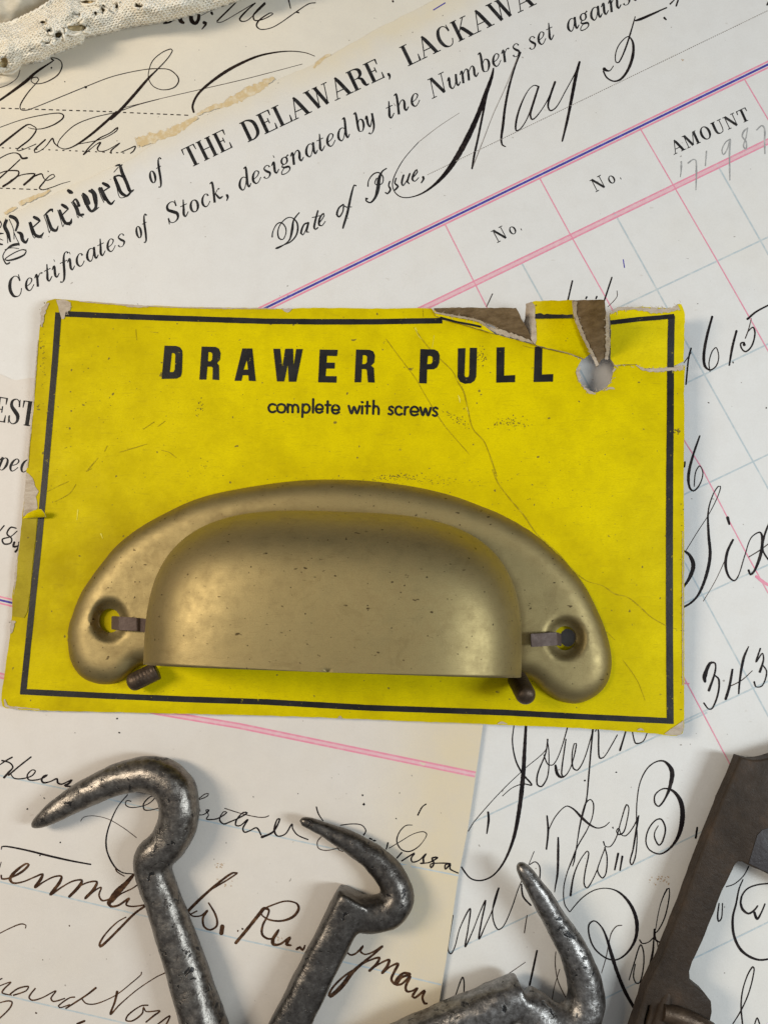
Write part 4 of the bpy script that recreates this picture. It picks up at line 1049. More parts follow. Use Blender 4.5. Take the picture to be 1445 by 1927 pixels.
cr = Ink(lambda x, y: zc(x, y) + .0055)
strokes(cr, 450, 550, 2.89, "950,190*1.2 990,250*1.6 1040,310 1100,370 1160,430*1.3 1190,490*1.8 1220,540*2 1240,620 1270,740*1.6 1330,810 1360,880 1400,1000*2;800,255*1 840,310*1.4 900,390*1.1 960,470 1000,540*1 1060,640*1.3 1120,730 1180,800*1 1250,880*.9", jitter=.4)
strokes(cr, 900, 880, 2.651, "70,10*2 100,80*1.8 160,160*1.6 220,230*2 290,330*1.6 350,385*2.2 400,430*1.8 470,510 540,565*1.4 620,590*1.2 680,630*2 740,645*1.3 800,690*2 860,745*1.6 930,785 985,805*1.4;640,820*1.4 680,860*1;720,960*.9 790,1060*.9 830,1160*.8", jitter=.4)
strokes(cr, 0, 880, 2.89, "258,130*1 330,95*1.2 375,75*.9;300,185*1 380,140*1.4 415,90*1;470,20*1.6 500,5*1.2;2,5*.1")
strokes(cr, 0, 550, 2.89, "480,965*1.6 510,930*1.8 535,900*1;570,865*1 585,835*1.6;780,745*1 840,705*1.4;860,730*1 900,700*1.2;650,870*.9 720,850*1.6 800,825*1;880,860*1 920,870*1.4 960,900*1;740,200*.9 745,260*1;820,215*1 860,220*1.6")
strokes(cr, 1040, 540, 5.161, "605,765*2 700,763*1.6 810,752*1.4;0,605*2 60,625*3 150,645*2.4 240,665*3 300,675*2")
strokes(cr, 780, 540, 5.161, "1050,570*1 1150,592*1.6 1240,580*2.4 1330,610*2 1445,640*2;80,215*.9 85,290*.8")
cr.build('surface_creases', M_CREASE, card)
cl = Ink(lambda x, y: zc(x, y) + .0052)  # highlights next to the creases, painted as pale strokes
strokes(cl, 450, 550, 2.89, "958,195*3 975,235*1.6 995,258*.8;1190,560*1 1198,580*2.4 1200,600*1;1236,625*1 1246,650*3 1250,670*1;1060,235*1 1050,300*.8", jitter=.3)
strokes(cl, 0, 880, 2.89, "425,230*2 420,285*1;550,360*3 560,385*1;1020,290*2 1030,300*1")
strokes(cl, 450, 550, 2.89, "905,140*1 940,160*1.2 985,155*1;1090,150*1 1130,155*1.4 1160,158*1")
cl.build('painted_crease_glints', M_CRLT, card)
gr = Ink(lambda x, y: zc(x, y) + .0048); r = random.Random(77)
def smudge(cx, cy, sx, sy, n, rmin=.4, rmax=1.5, rot=0.0):
    for i in range(n):
        u, v_ = r.gauss(0, sx), r.gauss(0, sy)
        gr.blob(cx + u * math.cos(rot) - v_ * math.sin(rot), cy + u * math.sin(rot) + v_ * math.cos(rot), r.uniform(rmin, rmax), n=6, rough=.5)
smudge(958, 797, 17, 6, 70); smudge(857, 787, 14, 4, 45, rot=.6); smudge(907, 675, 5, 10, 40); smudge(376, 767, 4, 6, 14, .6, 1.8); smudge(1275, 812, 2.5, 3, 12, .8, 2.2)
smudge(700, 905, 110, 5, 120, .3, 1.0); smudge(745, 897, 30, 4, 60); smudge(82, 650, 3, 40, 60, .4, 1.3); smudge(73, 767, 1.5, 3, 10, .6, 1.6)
smudge(260, 860, 120, 90, 70, .3, .9); smudge(420, 700, 200, 80, 60, .3, .9); smudge(1000, 950, 120, 100, 50, .3, .9); smudge(600, 1295, 300, 8, 40, .3, .9); smudge(190, 735, 25, 25, 22, .3, 1.0); smudge(1282, 1120, 1.5, 120, 40, .4, 1.4)
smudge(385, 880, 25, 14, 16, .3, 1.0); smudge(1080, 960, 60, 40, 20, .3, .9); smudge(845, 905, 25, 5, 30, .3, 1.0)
gr.build('grime_specks', M_GRIME, card)
# ------------------------------------------------------------------ the brass bin pull
def brass_mat():
    m, nt, nodes, links, b = new_mat('satin_brass')
    c = mix(nt, nz(nt, .8, 4, .6), (.34, .265, .122), (.40, .32, .155))
    st = nz(nt, 3.5, 5, .65)
    c = mix(nt, ramp(nt, st, [(.5, 0.0), (.75, .35)]), c, (.27, .20, .10))
    gl = nz(nt, 60, 2, .5)
    c = mix(nt, ramp(nt, gl, [(.35, .22), (.65, 0.0)]), c, (.24, .19, .09))
    sp = nz(nt, 6.5, 2, .5, stretch(nt, 1, 1.7, 1, .8))
    c = mix(nt, ramp(nt, sp, [(.70, 0.0), (.75, .85)]), c, (.06, .04, .02))
    sp2 = nz(nt, 15, 1, .4)
    c = mix(nt, ramp(nt, sp2, [(.745, 0.0), (.78, .8)]), c, (.05, .035, .02))
    for rot_, sd_ in ((.9, 4.0), (-.5, 5.5), (2.2, 3.0)):      # fine handling scratches
        sc_ = nz(nt, sd_, 3, .6, stretch(nt, 1.4, 22, 1, rot_))
        c = mix(nt, ramp(nt, sc_, [(.63, 0.0), (.70, .32)]), c, (.20, .145, .065))
    blot = nz(nt, 2.1, 6, .7, None, .8)
    c = mix(nt, ramp(nt, blot, [(.55, 0.0), (.72, .38)]), c, (.21, .15, .065))
    links.new(c, b.inputs['Base Color'])
    b.inputs['Metallic'].default_value = 1.0
    links.new(ramp(nt, st, [(.3, .50), (.7, .63)]), b.inputs['Roughness'])
    p = bump(nt, b, nz(nt, 70, 2, .5), .003, .5)
    bump(nt, b, nz(nt, 1.6, 3, .5), .03, .25, p)
    return m
M_BRASS = brass_mat()

OUT = [(272, 1251), (262, 1254), (252, 1263), (240, 1275), (226, 1284), (206, 1289), (185, 1288), (163, 1281), (146, 1268), (133, 1246), (127, 1215), (128, 1181), (138, 1150), (152, 1115), (173, 1084), (194, 1056), (221, 1025), (263, 993), (311, 966), (363, 942), (415, 927), (500, 912), (560, 905), (623, 902.5), (692, 905), (779, 916), (848, 932), (900, 950), (949, 970), (1009, 1006), (1058, 1050), (1096, 1095), (1122, 1144), (1141, 1193), (1150, 1238), (1147, 1272), (1134, 1297), (1111, 1315), (1081, 1324), (1051, 1318), (1024, 1301), (1003, 1281), (990, 1274), (972, 1272)]
OUTC = [(x, y) for x, y in catmull(OUT, 6)]
MX, MY, AX, AY, ROT = 633.0, 1260.0, 339.0, 293.0, math.radians(2.0)
def loc_px(lx, ly):                               # pull-local (right, up) -> photo pixel on the card plane
    return MX + lx * math.cos(ROT) + ly * math.sin(ROT), MY + lx * math.sin(ROT) - ly * math.cos(ROT)
def px_loc(x, y):
    dx, dy = x - MX, y - MY
    return dx * math.cos(ROT) + dy * math.sin(ROT), dx * math.sin(ROT) - dy * math.cos(ROT)
def sup(a, n=3.2):                                # super-ellipse outline of the cup's foot
    c, s = math.cos(a), math.sin(a)
    k = (abs(c) ** n + abs(s) ** n) ** (-1 / n)
    return k * c, k * s
def zp(px, py):
    """a flat seat height for the pull (average of the card under it)"""
    return .30 + .10 * (px - 633) / 500.0
FH, BEV, CUPH = .30, 40.0, 2.2
EYES = [(207, 1168, 20, 23), (1063, 1201, 21, 23)]
def flange_z(px, py):
    d = seg_dist(OUTC, px, py, closed=False)
    t = min(1.0, d / BEV)
    z = FH * math.sqrt(max(0.0, 1 - (1 - t) ** 2.3)) ** 1.1
    for cx, cy, rx, ry in EYES:
        q = math.hypot((px - cx) / rx, (py - cy) / ry)
        z -= .17 * sstep(1.95, 1.0, q) * min(1, z / .15)
    lx, ly = px_loc(px, py)
    q = (abs(lx / AX) ** 3 + abs(max(ly, 0) / AY) ** 3) ** (1 / 3)
    z -= .02 * sstep(1.05, 1.0, q)               # fillet against the cup
    return zp(px, py) + max(0.0, z)
inner = [loc_px(AX * .985 * sup(a)[0], AY * .985 * sup(a)[1]) for a in [math.pi * i / 90 for i in range(91)]]   # right -> left over the top
FPOLY = OUTC + inner
eyes = [[(cx + rx * math.cos(i * math.pi / 14), cy + ry * math.sin(i * math.pi / 14)) for i in range(28)] for cx, cy, rx, ry in EYES]
pull = bpy.data.objects.new('drawer_pull', None)
COL.objects.link(pull)
pull.empty_display_size = .5
pull.location = P(636, 1150, zp(636, 1150))
tag(pull, "brass cup drawer pull with a wide arched flange mounted on the yellow card", "drawer pull")
fl = sheet('flange', FPOLY, flange_z, [M_BRASS], holes=eyes, step=7, margin=3.0, thick=.05, bottom=False, parent=pull)

# cup: quarter shell rising from its foot to the free lower lip
NA, NR = 120, 46
bm = bmesh.new()
grid = []
def cup_pt(a, r):
    sx, sy = sup(a)
    lx, ly = AX * sx * r * (1.0 if sx > 0 else 1.008), AY * sy * r
    hz = (1 - r ** 5.6) ** .46 if r < 1 else 0.0
    side = abs(sx) ** 4
    z = CUPH * hz
    ly += 15.0 * hz * (1 - min(1, max(0, ly) / AY))         # the lip leans back so that it reads straight
    px, py = loc_px(lx, ly)
    base = P(px, py, zp(px, py) + FH * .75)
    base.z += z
    return base
for j in range(NR + 1):
    r_ = 1 - (j / NR) ** 1.35
    row = []
    for i in range(NA + 1):
        row.append(bm.verts.new(cup_pt(math.pi * i / NA, max(r_, .002))))
    grid.append(row)
for j in range(NR):
    for i in range(NA):
        bm.faces.new((grid[j][i], grid[j][i + 1], grid[j + 1][i + 1], grid[j + 1][i]))
bmesh.ops.remove_doubles(bm, verts=bm.verts, dist=.002)
bmesh.ops.recalc_face_normals(bm, faces=bm.faces)
up_n = sum(f.normal.z * f.calc_area() for f in bm.faces)
if up_n < 0:
    bmesh.ops.reverse_faces(bm, faces=bm.faces)
me = bpy.data.meshes.new('cup'); bm.to_mesh(me); bm.free()
cup = link('cup', me, M_BRASS, pull)
sd = cup.modifiers.new('thickness', 'SOLIDIFY'); sd.thickness = .07; sd.offset = -1

# ------------------------------------------------------------------ tubes and bars
def tube(pts3, radii, n=20, sq=None, cap=True):
    """bmesh tube along 3-D points; sq gives a super-ellipse exponent per point"""
    bm = bmesh.new()
    rings = []
    m = len(pts3)
    up_ = Vector((0, 0, 1))
    for i in range(m):
        t = (pts3[min(m - 1, i + 1)] - pts3[max(0, i - 1)]).normalized()
        side = t.cross(up_)
        side = side.normalized() if side.length > 1e-4 else Vector((1, 0, 0))
        u = side.cross(t).normalized()
        e = sq[i] if sq else 2.0
        ring = []
        for k in range(n):
            a = 2 * math.pi * k / n
            c, s = math.cos(a), math.sin(a)
            q = (abs(c) ** e + abs(s) ** e) ** (-1 / e)
            ring.append(bm.verts.new(pts3[i] + side * (radii[i] * q * c) + u * (radii[i] * q * s)))
        rings.append(ring)
    for a, b2 in zip(rings, rings[1:]):
        for k in range(n):
            bm.faces.new((a[k], a[(k + 1) % n], b2[(k + 1) % n], b2[k]))
    if cap:
        bm.faces.new(rings[0][::-1]); bm.faces.new(rings[-1])
    bmesh.ops.recalc_face_normals(bm, faces=bm.faces)
    return bm

def bm_obj(name, bm, mat, parent=None, smooth=True, ang=None):
    me = bpy.data.meshes.new(name); bm.to_mesh(me); bm.free()
    o = link(name, me, mat, parent, smooth)
    if ang:
        me.set_sharp_from_angle(angle=math.radians(ang))
    return o

def rust_metal(name, c1, c2, rough, metal=.7):
    m, nt, nodes, links, b = new_mat(name)
    n = nz(nt, 4, 6, .65)
    links.new(ramp(nt, n, [(.3, c1), (.7, c2)]), b.inputs['Base Color'])
    b.inputs['Metallic'].default_value = metal
    links.new(ramp(nt, nz(nt, 7, 4, .6), [(.35, rough - .1), (.7, rough + .12)]), b.inputs['Roughness'])
    bump(nt, b, nz(nt, 14, 5, .65), .02, .5)
    return m
M_BOLT = rust_metal('browned_screw_steel', (.045, .030, .020), (.115, .078, .05), .45, .6)
M_STRIP = rust_metal('brown_steel_strip', (.125, .085, .07), (.165, .118, .10), .62, .35)

def screw(name, a, b2, r, label):
    """threaded screw end with a rounded tip, from a to b2"""
    ax = b2 - a; L = ax.length
    n, k = 28, 64
    q = ax.to_track_quat('Z', 'Y').to_matrix()
    bm = bmesh.new(); rings = []
    pitch = .062
    for j in range(k + 1):
        t = L * j / k
        ring = []
        for i in range(n):
            an = 2 * math.pi * i / n
            ph = (t / pitch - i / n) % 1.0
            rr = r * (1 - .018 * abs(2 * ph - 1) ** 1.5)
            tip = (L - t) / (r * .8)
            if tip < 1:
                rr = min(rr, r * .97) * math.sqrt(max(.02, 1 - (1 - tip) ** 2)) ** .8
            ring.append(bm.verts.new(a + q @ Vector((rr * math.cos(an), rr * math.sin(an), t))))
        rings.append(ring)
    for x, y in zip(rings, rings[1:]):
        for i in range(n):
            bm.faces.new((x[i], x[(i + 1) % n], y[(i + 1) % n], y[i]))
    bm.faces.new(rings[0][::-1]); bm.faces.new(rings[-1])
    bmesh.ops.recalc_face_normals(bm, faces=bm.faces)
    o = bm_obj(name, bm, M_BOLT)
    recenter(o)
    return tag(o, label, "screw", "screws supplied with the pull")
screw('machine_screw', P(296, 1262, .46), P(241, 1289, .52), .160, "dark threaded screw lying sideways under the left end of the cup's lip")
screw('machine_screw', P(973, 1278, .52), P(993, 1316, 1.05), .172, "brown screw seen almost end-on under the right end of the cup's lip")

def strip(name, path, w, label):
    """flat steel strip bent along 3-D points (centre line), w wide across"""
    bm = bmesh.new(); secs = []
    m = len(path)
    th = .035
    for i in range(m):
        t = (path[min(m - 1, i + 1)] - path[max(0, i - 1)]).normalized()
        side = Vector((-.03, 1, 0)).normalized()
        nrm = side.cross(t).normalized()
        if nrm.z < 0 and abs(nrm.z) > .2:
            nrm = -nrm
        s = side * w / 2
        secs.append([bm.verts.new(path[i] + s * a + nrm * th / 2 * b3) for a, b3 in ((-1, -1), (1, -1), (1, 1), (-1, 1))])
    for x, y in zip(secs, secs[1:]):
        for i in range(4):
            bm.faces.new((x[i], x[(i + 1) % 4], y[(i + 1) % 4], y[i]))
    bm.faces.new(secs[0][::-1]); bm.faces.new(secs[-1])
    bmesh.ops.recalc_face_normals(bm, faces=bm.faces)
    bmesh.ops.bevel(bm, geom=[e for e in bm.edges if e.calc_face_angle(0) > .8], offset=.008, segments=2, affect='EDGES')
    o = bm_obj(name, bm, M_STRIP, None, True, 35)
    recenter(o)
    return tag(o, label, "clip", "brown strips pinning the pull to the card")
zl = zp(207, 1168) + FH
strip('fastening_strip', [P(212, 1172, zl - .28), P(217, 1172, zl - .10), P(226, 1173, zl + .13), P(243, 1174, zl + .135), P(258, 1175, zl + .13), P(264, 1176, zl + .075), P(276, 1177, zl + .055), P(284, 1178, zl + .05)], .23, "brown metal strip bent over from the flange's left screw hole to the cup")
zr = zp(1063, 1200) + FH
strip('fastening_strip', [P(1054, 1204, zr - .28), P(1051, 1203, zr - .08), P(1046, 1202, zr + .08), P(1030, 1203, zr + .12), P(1012, 1204.5, zr + .14), P(998, 1205, zr + .15)], .22, "brown metal strip sticking out of the flange's right screw hole over pale paper")
# ------------------------------------------------------------------ iron hooks
def iron_mat(name, base, bright, pits, cover):
    m, nt, nodes, links, b = new_mat(name)
    n1 = nz(nt, 3.4, 7, .68, None, .4)
    n2 = nz(nt, 9, 5, .65)
    n3 = nz(nt, 26, 3, .6)
    c = mix(nt, ramp(nt, n2, [(.3, 0.0), (.7, 1.0)]), base, bright)
    mask = ramp(nt, n1, [(cover, 0.0), (cover + .05, 1.0)])
    spots = ramp(nt, nz(nt, 7.5, 3, .55, None, .8), [(.64, 0.0), (.68, 1.0)])
    allp = math_n(nt, 'MAXIMUM', mask, spots)
    c = mix(nt, allp, c, pits)
    c = mix(nt, ramp(nt, n3, [(.35, .30), (.6, 0.0)]), c, (.05, .042, .035))
    links.new(c, b.inputs['Base Color'])
    links.new(math_n(nt, 'SUBTRACT', .92, math_n(nt, 'MULTIPLY', allp, .45)), b.inputs['Metallic'])
    rr = math_n(nt, 'ADD', ramp(nt, n2, [(.3, .26), (.7, .42)]), math_n(nt, 'MULTIPLY', allp, .06))
    links.new(rr, b.inputs['Roughness'])
    hgt = math_n(nt, 'SUBTRACT', math_n(nt, 'MULTIPLY', n2, .6), math_n(nt, 'MULTIPLY', allp, .22))
    p = bump(nt, b, hgt, .026, .6)
    bump(nt, b, n3, .006, .5, p)
    return m
M_IRON1 = iron_mat('worn_iron', (.115, .10, .088), (.29, .268, .24), (.014, .013, .013), .60)
M_IRON2 = iron_mat('dark_iron', (.085, .075, .067), (.20, .186, .17), (.014, .013, .013), .66)
M_IRON3 = iron_mat('bright_worn_iron', (.12, .11, .10), (.37, .355, .34), (.012, .013, .015), .595)

def hook(pts, zs, lift, mat, label, squares, shaft, sqs, soft=5):
    """a forged hook swept along its traced centre line (x, y, radius in pixels), fused into one skin"""
    c = catmull([(*p, l, s) for p, l, s in zip(pts, lift, squares)], 5)
    P3, R, SQ = [], [], []
    shaft = catmull([(x, y, r * .95) for x, y, r in shaft], 6)
    for x, y, r, l, s in c:
        rw = r * px_size(.5)
        P3.append(P(x, y, zs(x, y) + rw + l)); R.append(rw); SQ.append(s)
    bm = tube(P3, R, 22, SQ)
    S3 = [P(x, y, zs(x, y) + r * px_size(.5)) for x, y, r in shaft]
    t2 = tube(S3, [r * px_size(.5) for x, y, r in shaft], 28, [sqs] * len(shaft))
    tmp = bpy.data.meshes.new('shaft'); t2.to_mesh(tmp); t2.free()
    bm.from_mesh(tmp); bpy.data.meshes.remove(tmp)
    # rounded tip
    o = bm_obj('hook', bm, mat)
    tipb = bmesh.new()
    me0 = o.data
    tipb.from_mesh(me0)
    bmesh.ops.create_uvsphere(tipb, u_segments=18, v_segments=12, radius=R[0] * .9, matrix=Matrix.Translation(P3[0]))
    tipb.to_mesh(me0); tipb.free()
    rm = o.modifiers.new('fuse', 'REMESH'); rm.mode = 'VOXEL'; rm.voxel_size = .040
    sm = o.modifiers.new('soften', 'SMOOTH'); sm.iterations = soft; sm.factor = .5
    dg = bpy.context.evaluated_depsgraph_get()
    me = bpy.data.meshes.new_from_object(o.evaluated_get(dg))
    o.modifiers.clear()
    o.data = me
    me.name = 'iron_hook'
    o.name = 'iron_hook'
    # hammered unevenness
    for v in me.vertices:
        d = noise.noise(v.co * 3.1) * .018 + noise.noise(v.co * 8.0) * .006
        v.co += v.normal * d
    me.polygons.foreach_set("use_smooth", [True] * len(me.polygons))
    if not me.materials:
        me.materials.append(mat)
    recenter(o)
    return tag(o, label, "hook", "iron gate hooks at the bottom edge")

hook([(66, 1551, 10), (76, 1546, 14), (90, 1537, 17.5), (111, 1523, 20.5), (156, 1496, 25), (205, 1473, 27.5), (243, 1461, 30), (283, 1457, 33), (313, 1467, 35), (332, 1490, 36.5), (338, 1521, 37), (334, 1553, 36), (319, 1583, 35), (300, 1603, 34.5), (285, 1617, 33), (284, 1632, 31)],
     h_b, [.16, .15, .13, .1, .05, .02] + [.0] * 10, M_IRON1, "pitted iron hook with its open point sweeping furthest from its shaft across brown handwriting", [2] * 16,
     [(281, 1608, 32), (290, 1645, 33.5), (310, 1702, 34), (345, 1802, 37), (377, 1905, 40), (400, 1975, 41), (420, 2035, 42)], 2.15, 14)
hook([(571, 1545, 8.5), (580, 1548, 10), (592, 1553, 12), (616, 1564, 14.5), (657, 1584, 19.5), (704, 1615, 24), (733, 1646, 27), (747, 1675, 29), (745, 1700, 30.5), (728, 1715, 31), (705, 1720, 31), (682, 1718, 30), (662, 1716, 28)],
     h_b, [.22, .2, .18, .14, .08, .02] + [.0] * 7, M_IRON2, "smooth dark iron hook pointing to the long hook, its square shoulder above the crossed signature", [2] * 8 + [2.1, 2.2, 2.3, 2.4, 2.4],
     [(668, 1684, 34), (652, 1716, 34), (618, 1783, 33.5), (585, 1850, 34), (546, 1927, 35), (505, 2005, 36), (480, 2055, 36)], 3.8, 7)
hook([(980, 1632, 11), (988, 1643, 14), (1005, 1668, 17.5), (1030, 1709, 20.5), (1056, 1751, 23), (1081, 1794, 26.5), (1097, 1838, 30), (1102, 1878, 33), (1091, 1914, 35), (1064, 1932, 36), (1032, 1926, 35), (1003, 1902, 34), (980, 1884, 31)],
     lambda x, y: h_b(x, y) + .05, [.40, .38, .34, .26, .17, .09, .03] + [.0] * 6, M_IRON3, "shiniest iron hook with dark patches, pointing up beside the dark latch", [2] * 13,
     [(984, 1870, 34.5), (940, 1889, 36.5), (834, 1936, 38), (740, 1978, 39), (650, 2019, 40)], 2.7, 9)

# ------------------------------------------------------------------ iron latch in the lower right corner
def latch_mat():
    m, nt, nodes, links, b = new_mat('bronzed_iron')
    n = nz(nt, 2.2, 6, .65)
    c = ramp(nt, n, [(.25, (.022, .015, .010)), (.55, (.044, .030, .020)), (.8, (.075, .045, .026))])
    c = mix(nt, ramp(nt, nz(nt, 5, 5, .7, stretch(nt, 1, 5, 1, .9)), [(.66, 0.0), (.72, .35)]), c, (.10, .085, .07))
    links.new(c, b.inputs['Base Color'])
    b.inputs['Metallic'].default_value = 0.0
    b.inputs['Specular IOR Level'].default_value = .22
    links.new(ramp(nt, nz(nt, 6, 4, .6), [(.35, .45), (.7, .62)]), b.inputs['Roughness'])
    bump(nt, b, nz(nt, 12, 7, .7), .022, .7)
    return m
M_LATCH = latch_mat()
def plate(name, poly, z0, z1, mat, parent=None, holes=(), bev=.035):
    v, f = flat_tris(poly, holes)
    bm = bmesh.new()
    vs = [bm.verts.new(P(p.x, p.y, z1)) for p in v]
    for t in f:
        bm.faces.new([vs[i] for i in t])
    bmesh.ops.dissolve_limit(bm, angle_limit=.01, verts=bm.verts, edges=bm.edges)
    res = bmesh.ops.extrude_face_region(bm, geom=list(bm.faces))
    for x in res['geom']:
        if isinstance(x, bmesh.types.BMVert):
            x.co.z = z0
    bmesh.ops.recalc_face_normals(bm, faces=bm.faces)
    ed = [e for e in bm.edges if len(e.link_faces) == 2 and e.calc_face_angle(0) > .9 and (e.verts[0].co.z + e.verts[1].co.z) / 2 > (z0 + z1) / 2 and abs(e.verts[0].co.z - e.verts[1].co.z) < .01]
    bmesh.ops.bevel(bm, geom=ed, offset=bev, segments=3, affect='EDGES', profile=.5)
    bmesh.ops.triangulate(bm, faces=[q for q in bm.faces if len(q.verts) > 4])
    return bm_obj(name, bm, mat, parent, True, 40)
LAT = [(1384, 1424), (1400, 1427.5), (1416, 1430), (1431, 1429.5), (1445, 1426), (1475, 1416), (1530, 1400), (1600, 1470), (1600, 1720), (1520, 1682), (1445, 1646), (1405, 1627), (1396, 1622), (1388, 1623), (1382, 1630),
       (1360, 1677), (1350.5, 1700), (1327, 1760), (1304, 1812), (1297, 1830), (1299, 1846), (1308, 1856), (1327, 1870.5), (1338, 1886), (1341, 1905), (1336, 1930), (1320, 1965), (1295, 2010), (1240, 2040), (1165, 2015), (1178, 1972), (1195, 1925), (1217, 1856), (1235, 1804.5), (1275.5, 1700), (1319, 1582), (1344, 1518)]
LAT = [(x + (9 if (y < 1960 and x < 1395 - (y - 1424) * .44 + 12) else 0), y) for x, y in LAT]
LAT = rough_line(LAT + [LAT[0]], 14, .8, 51)[:-1]
slot = [(1220, 1894), (1224, 1893), (1223, 1906), (1216, 1930), (1211, 1938), (1213, 1921)]
latch = plate('iron_latch', LAT, .38, .64, M_LATCH, None, [slot], .045)
recenter(latch)
tag(latch, "dark brown iron latch frame with a window, crossing the lower right corner of the receipt", "latch")
plate('plate_reflection', [(1424, 1572), (1433, 1562), (1452, 1556), (1590, 1600), (1590, 1712), (1520, 1678), (1445, 1643), (1408, 1625)], .6405, .650, rust_metal('bluish_reflection', (.034, .029, .030), (.046, .040, .042), .52, .1), latch, bev=.003)  # bluish reflection on the latch plate, painted as a thin tinted sheet
plate('bearing_block', [(1258, 1858), (1290, 1850), (1305, 1862), (1322, 1876), (1334, 1892), (1336, 1912), (1322, 1950), (1280, 1975), (1240, 1940)], .095, .375, M_LATCH, latch)
pb = tube([P(1246, 1905, .70), P(1275, 1912, .70), P(1305, 1924, .70), P(1338, 1940, .70)], [.13, .15, .15, .13], 20)
bm_obj('hinge_pin', pb, M_BOLT, latch, True, 40)
bmr = tube([P(1256, 1862, .56), P(1252, 1880, .60), P(1246, 1902, .62), P(1236, 1930, .62), P(1222, 1970, .62)], [.06, .09, .11, .11, .11], 16)
bm_obj('raised_rib', bmr, M_LATCH, latch, True, 40)
# ------------------------------------------------------------------ crocheted lace in the top left corner
def lace_mat():
    m, nt, nodes, links, b = new_mat('cotton_lace')
    n = nz(nt, 2.5, 5, .6)
    c = ramp(nt, n, [(.3, (.90, .82, .66)), (.65, (.96, .92, .82))])
    links.new(c, b.inputs['Base Color'])
    b.inputs['Roughness'].default_value = .9
    b.inputs['Specular IOR Level'].default_value = .1
    b.inputs['Sheen Weight'].default_value = .15
    vo = nodes.new('ShaderNodeTexVoronoi'); vo.inputs['Scale'].default_value = 26
    links.new(stretch(nt, 1, 1.5, 1, .5), vo.inputs['Vector'])
    p = bump(nt, b, vo.outputs['Distance'], .02, .45)
    bump(nt, b, nz(nt, 45, 3, .6), .006, .4, p)
    return m
M_LACE = lace_mat()
M_LINEN = fibre_mat('folded_linen', (.60, .54, .42), (.74, .68, .56), 8)
LOWER = [(-60, 152), (0, 138), (14, 134), (28, 130), (42, 121), (60, 116), (80, 113), (100, 101), (125, 91), (152, 80), (162, 68), (200, 61), (240, 49), (290, 42), (330, 34), (370, 24), (420, 9), (470, -8), (540, -30)]
UPPER = [(-60, 56), (0, 44), (22, 40), (45, 29), (66, 19), (95, 0), (130, -30), (540, -70)]
def ycurve(c, x):
    for a, b2 in zip(c, c[1:]):
        if a[0] <= x <= b2[0]:
            t = (x - a[0]) / (b2[0] - a[0])
            return a[1] + (b2[1] - a[1]) * t
    return c[-1][1]
random.seed(21)
GAPS = [(145, 52, 20, 9), (110, 66, 9, 7), (92, 58, 6, 6), (82, 42, 7, 5), (88, 81, 10, 4), (143, 28, 12, 3.5), (195, 16, 6, 9), (220, 10, 5, 8), (180, 24, 5, 5), (165, 4, 14, 5), (8, 118, 10, 12), (60, 92, 4, 3), (262, 12, 10, 4)]
def lace_z(x, v):
    """v runs 0 at the lower edge to 1 at the fold line"""
    yl, yu = ycurve(LOWER, x), ycurve(UPPER, x)
    y = yl + (yu - yl) * v
    prof = math.sin(min(1, .06 + v * 1.02) * math.pi * .86) ** .6
    z = .10 + .72 * prof
    nn = noise.noise(Vector((x * .012, y * .02, 1.3))) * .22 + noise.noise(Vector((x * .035, y * .05, 4.0))) * .10
    z += nn * min(1, v * 4)
    rot = .5
    u_, w_ = x * math.cos(rot) - y * math.sin(rot), x * math.sin(rot) + y * math.cos(rot)
    z += .010 * noise.noise(Vector((x * .25, y * .25, 7)))
    z += .05 * max(0, math.sin(w_ * .16 + .8)) * .6
    g = 0
    for cx, cy, rx, ry in GAPS:
        q = math.hypot((x - cx) / rx, (y - cy) / ry) + .55 * noise.noise(Vector((x * .13, y * .17, 2)))
        g = max(g, sstep(1.15, .7, q))
    return y, max(.09, z * (1 - .22 * g)), g
nx, ny = 300, 70
bm = bmesh.new(); rows = []
gv = bm.verts.layers.float.new('gap')
for i in range(nx + 1):
    x = -50 + 570 * i / nx
    col = []
    for j in range(ny + 1):
        y, z, g = lace_z(x, j / ny)
        w = bm.verts.new(P(x + 2 * noise.noise(Vector((x * .1, j * .2, 0))), y + (2.2 * noise.noise(Vector((x * .16, 0, 3))) if j < 3 else 0), z)); w[gv] = g
        col.append(w)
    rows.append(col)
for i in range(nx):
    for j in range(ny):
        q = (rows[i][j], rows[i][j + 1], rows[i + 1][j + 1], rows[i + 1][j])
        f = bm.faces.new(q)
        if sum(w[gv] for w in q) > 2.2:
            f.material_index = 1
bmesh.ops.recalc_face_normals(bm, faces=bm.faces)
if sum(f.normal.z for f in bm.faces) < 0:
    bmesh.ops.reverse_faces(bm, faces=bm.faces)
lace = bm_obj('lace_edging', bm, [M_LACE, fibre_mat('lining_cloth', (.62, .48, .26), (.76, .64, .40), 6)])
recenter(lace)
tag(lace, "crumpled cream crochet lace in the upper left corner casting shade on the yellowed sheet", "lace")
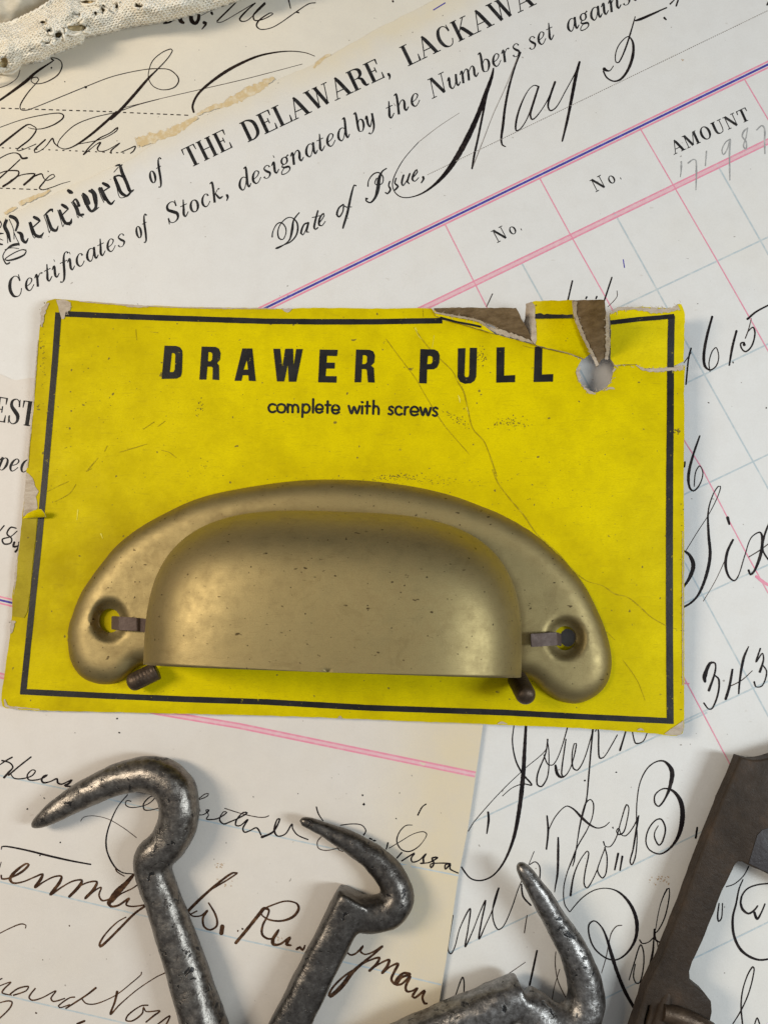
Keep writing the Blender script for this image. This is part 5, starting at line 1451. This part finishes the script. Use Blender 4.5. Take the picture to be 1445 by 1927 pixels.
# raised stitches: short yarn loops all over the surface, one mesh
def yarn(bm, pts, r, n=6):
    t = tube(pts, [r] * len(pts), n)
    me = bpy.data.meshes.new('tmp'); t.to_mesh(me); t.free()
    bm.from_mesh(me)
    bpy.data.meshes.remove(me)
bm = bmesh.new()
def on_lace(x, y, d):
    yl, yu = ycurve(LOWER, x), ycurve(UPPER, x)
    v = max(0, min(1, (y - yl) / (yu - yl)))
    return P(x, y, lace_z(x, v)[1] + d)
r = random.Random(9)
def in_gap(x, y, k=1.0):
    return any(math.hypot((x - cx) / rx, (y - cy) / ry) < k for cx, cy, rx, ry in GAPS)
def knit(x, v, dx, dv, lean, rad):
    """one looped stitch laid along the cloth at (x, v)"""
    pts = []
    for t in (-.5, -.2, .12, .5):
        xx = x + dx * t
        vv = v + dv * t * lean
        yl, yu = ycurve(LOWER, xx), ycurve(UPPER, xx)
        pts.append(on_lace(xx + r.gauss(0, .15), yl + (yu - yl) * vv, .020 * math.cos(t * 2.6) - .006))
    yarn(bm, pts, rad, 5)
x = -22.0
while x < 470:
    span = abs(ycurve(LOWER, x) - ycurve(UPPER, x))
    rows_n = max(3, int(span / 4.4))
    for k in range(rows_n):
        v = (k + .5 + r.uniform(-.15, .15)) / rows_n
        y = ycurve(LOWER, x) + (ycurve(UPPER, x) - ycurve(LOWER, x)) * v
        if y < -20 or in_gap(x, y, .95):
            continue
        zig = 1 if (k + int(x / 3.6)) % 2 else -1
        knit(x + r.uniform(-.4, .4), v, 5.2, 4.6 / max(20, span), zig * .9, r.uniform(.0145, .0195))
    x += 3.6
for cx, cy, rx, ry in GAPS:                         # corded rims of the openings
    n_ = 14
    loop = [(cx + rx * 1.02 * math.cos(6.283 * i / n_) + r.gauss(0, .4), cy + ry * 1.02 * math.sin(6.283 * i / n_) + r.gauss(0, .3)) for i in range(n_ + 1)]
    yarn(bm, [on_lace(px_, py_, .035) for px_, py_ in loop], .021, 6)
# cords bridging the openings
for pl in ([(100, 62), (104, 70), (98, 74)], [(118, 58), (121, 66), (124, 76)], [(126, 62), (140, 66), (160, 60), (172, 62)], [(88, 52), (96, 64), (102, 60), (100, 50)], [(133, 30), (140, 25), (150, 30)], [(188, 8), (196, 14), (205, 20)], [(212, 18), (218, 8), (225, 2)], [(78, 84), (90, 78), (104, 84)], [(120, 48), (126, 56), (124, 66)], [(160, 36), (152, 44), (130, 46)]):
    c = catmull(pl, 2)
    yarn(bm, [on_lace(x, y, .10) for x, y in c], .022, 8)
# scalloped edge cord and the loose loop at the left
edge = [(x + 1.5 * math.sin(x * .9), ycurve(LOWER, x) + 1.6 * abs(math.sin(x * .21)) - 1.0) for x in [i * 1.5 for i in range(-20, 320)]]
yarn(bm, [P(x, y, .16 + .05 * math.sin(x * .3)) for x, y in edge], .024, 8)
for pl, rr in (([(-10, 133), (4, 136), (18, 134), (28, 130), (34, 124), (36, 116)], .026), ([(14, 108), (20, 116), (22, 124), (28, 130)], .022), ([(24, 118), (30, 124), (36, 118)], .03), ([(-10, 130), (8, 138), (22, 137), (32, 131), (39, 121), (38, 113)], .024)):
    yarn(bm, [P(x, y, .22) for x, y in catmull(pl, 2)], rr, 8)
for i in range(24):
    x = 60 + i * 15 + r.uniform(-3, 3)
    y0 = ycurve(LOWER, x)
    yarn(bm, [P(x + 4 * math.cos(a) , y0 - 2 + 4 * math.sin(a), .14) for a in [k * math.pi / 5 for k in range(6)]], .022, 6)
bm_obj('stitches', bm, M_LACE, lace)
# the folded cloth behind the lace
bm = bmesh.new(); rows = []
for i in range(61):
    x = -60 + 300 * i / 60
    col = []
    for j in range(31):
        yl = ycurve(UPPER, x) + 6
        y = yl - 75 * j / 30
        z = .10 + .42 * math.sin(min(1, j / 22 + .02) * math.pi * .5) ** .8 + .05 * noise.noise(Vector((x * .04, y * .06, 9)))
        col.append(bm.verts.new(P(x, y, z)))
    rows.append(col)
for i in range(60):
    for j in range(30):
        bm.faces.new((rows[i][j], rows[i][j + 1], rows[i + 1][j + 1], rows[i + 1][j]))
bmesh.ops.recalc_face_normals(bm, faces=bm.faces)
if sum(f.normal.z for f in bm.faces) < 0:
    bmesh.ops.reverse_faces(bm, faces=bm.faces)
bm_obj('folded_layer', bm, M_LINEN, lace)
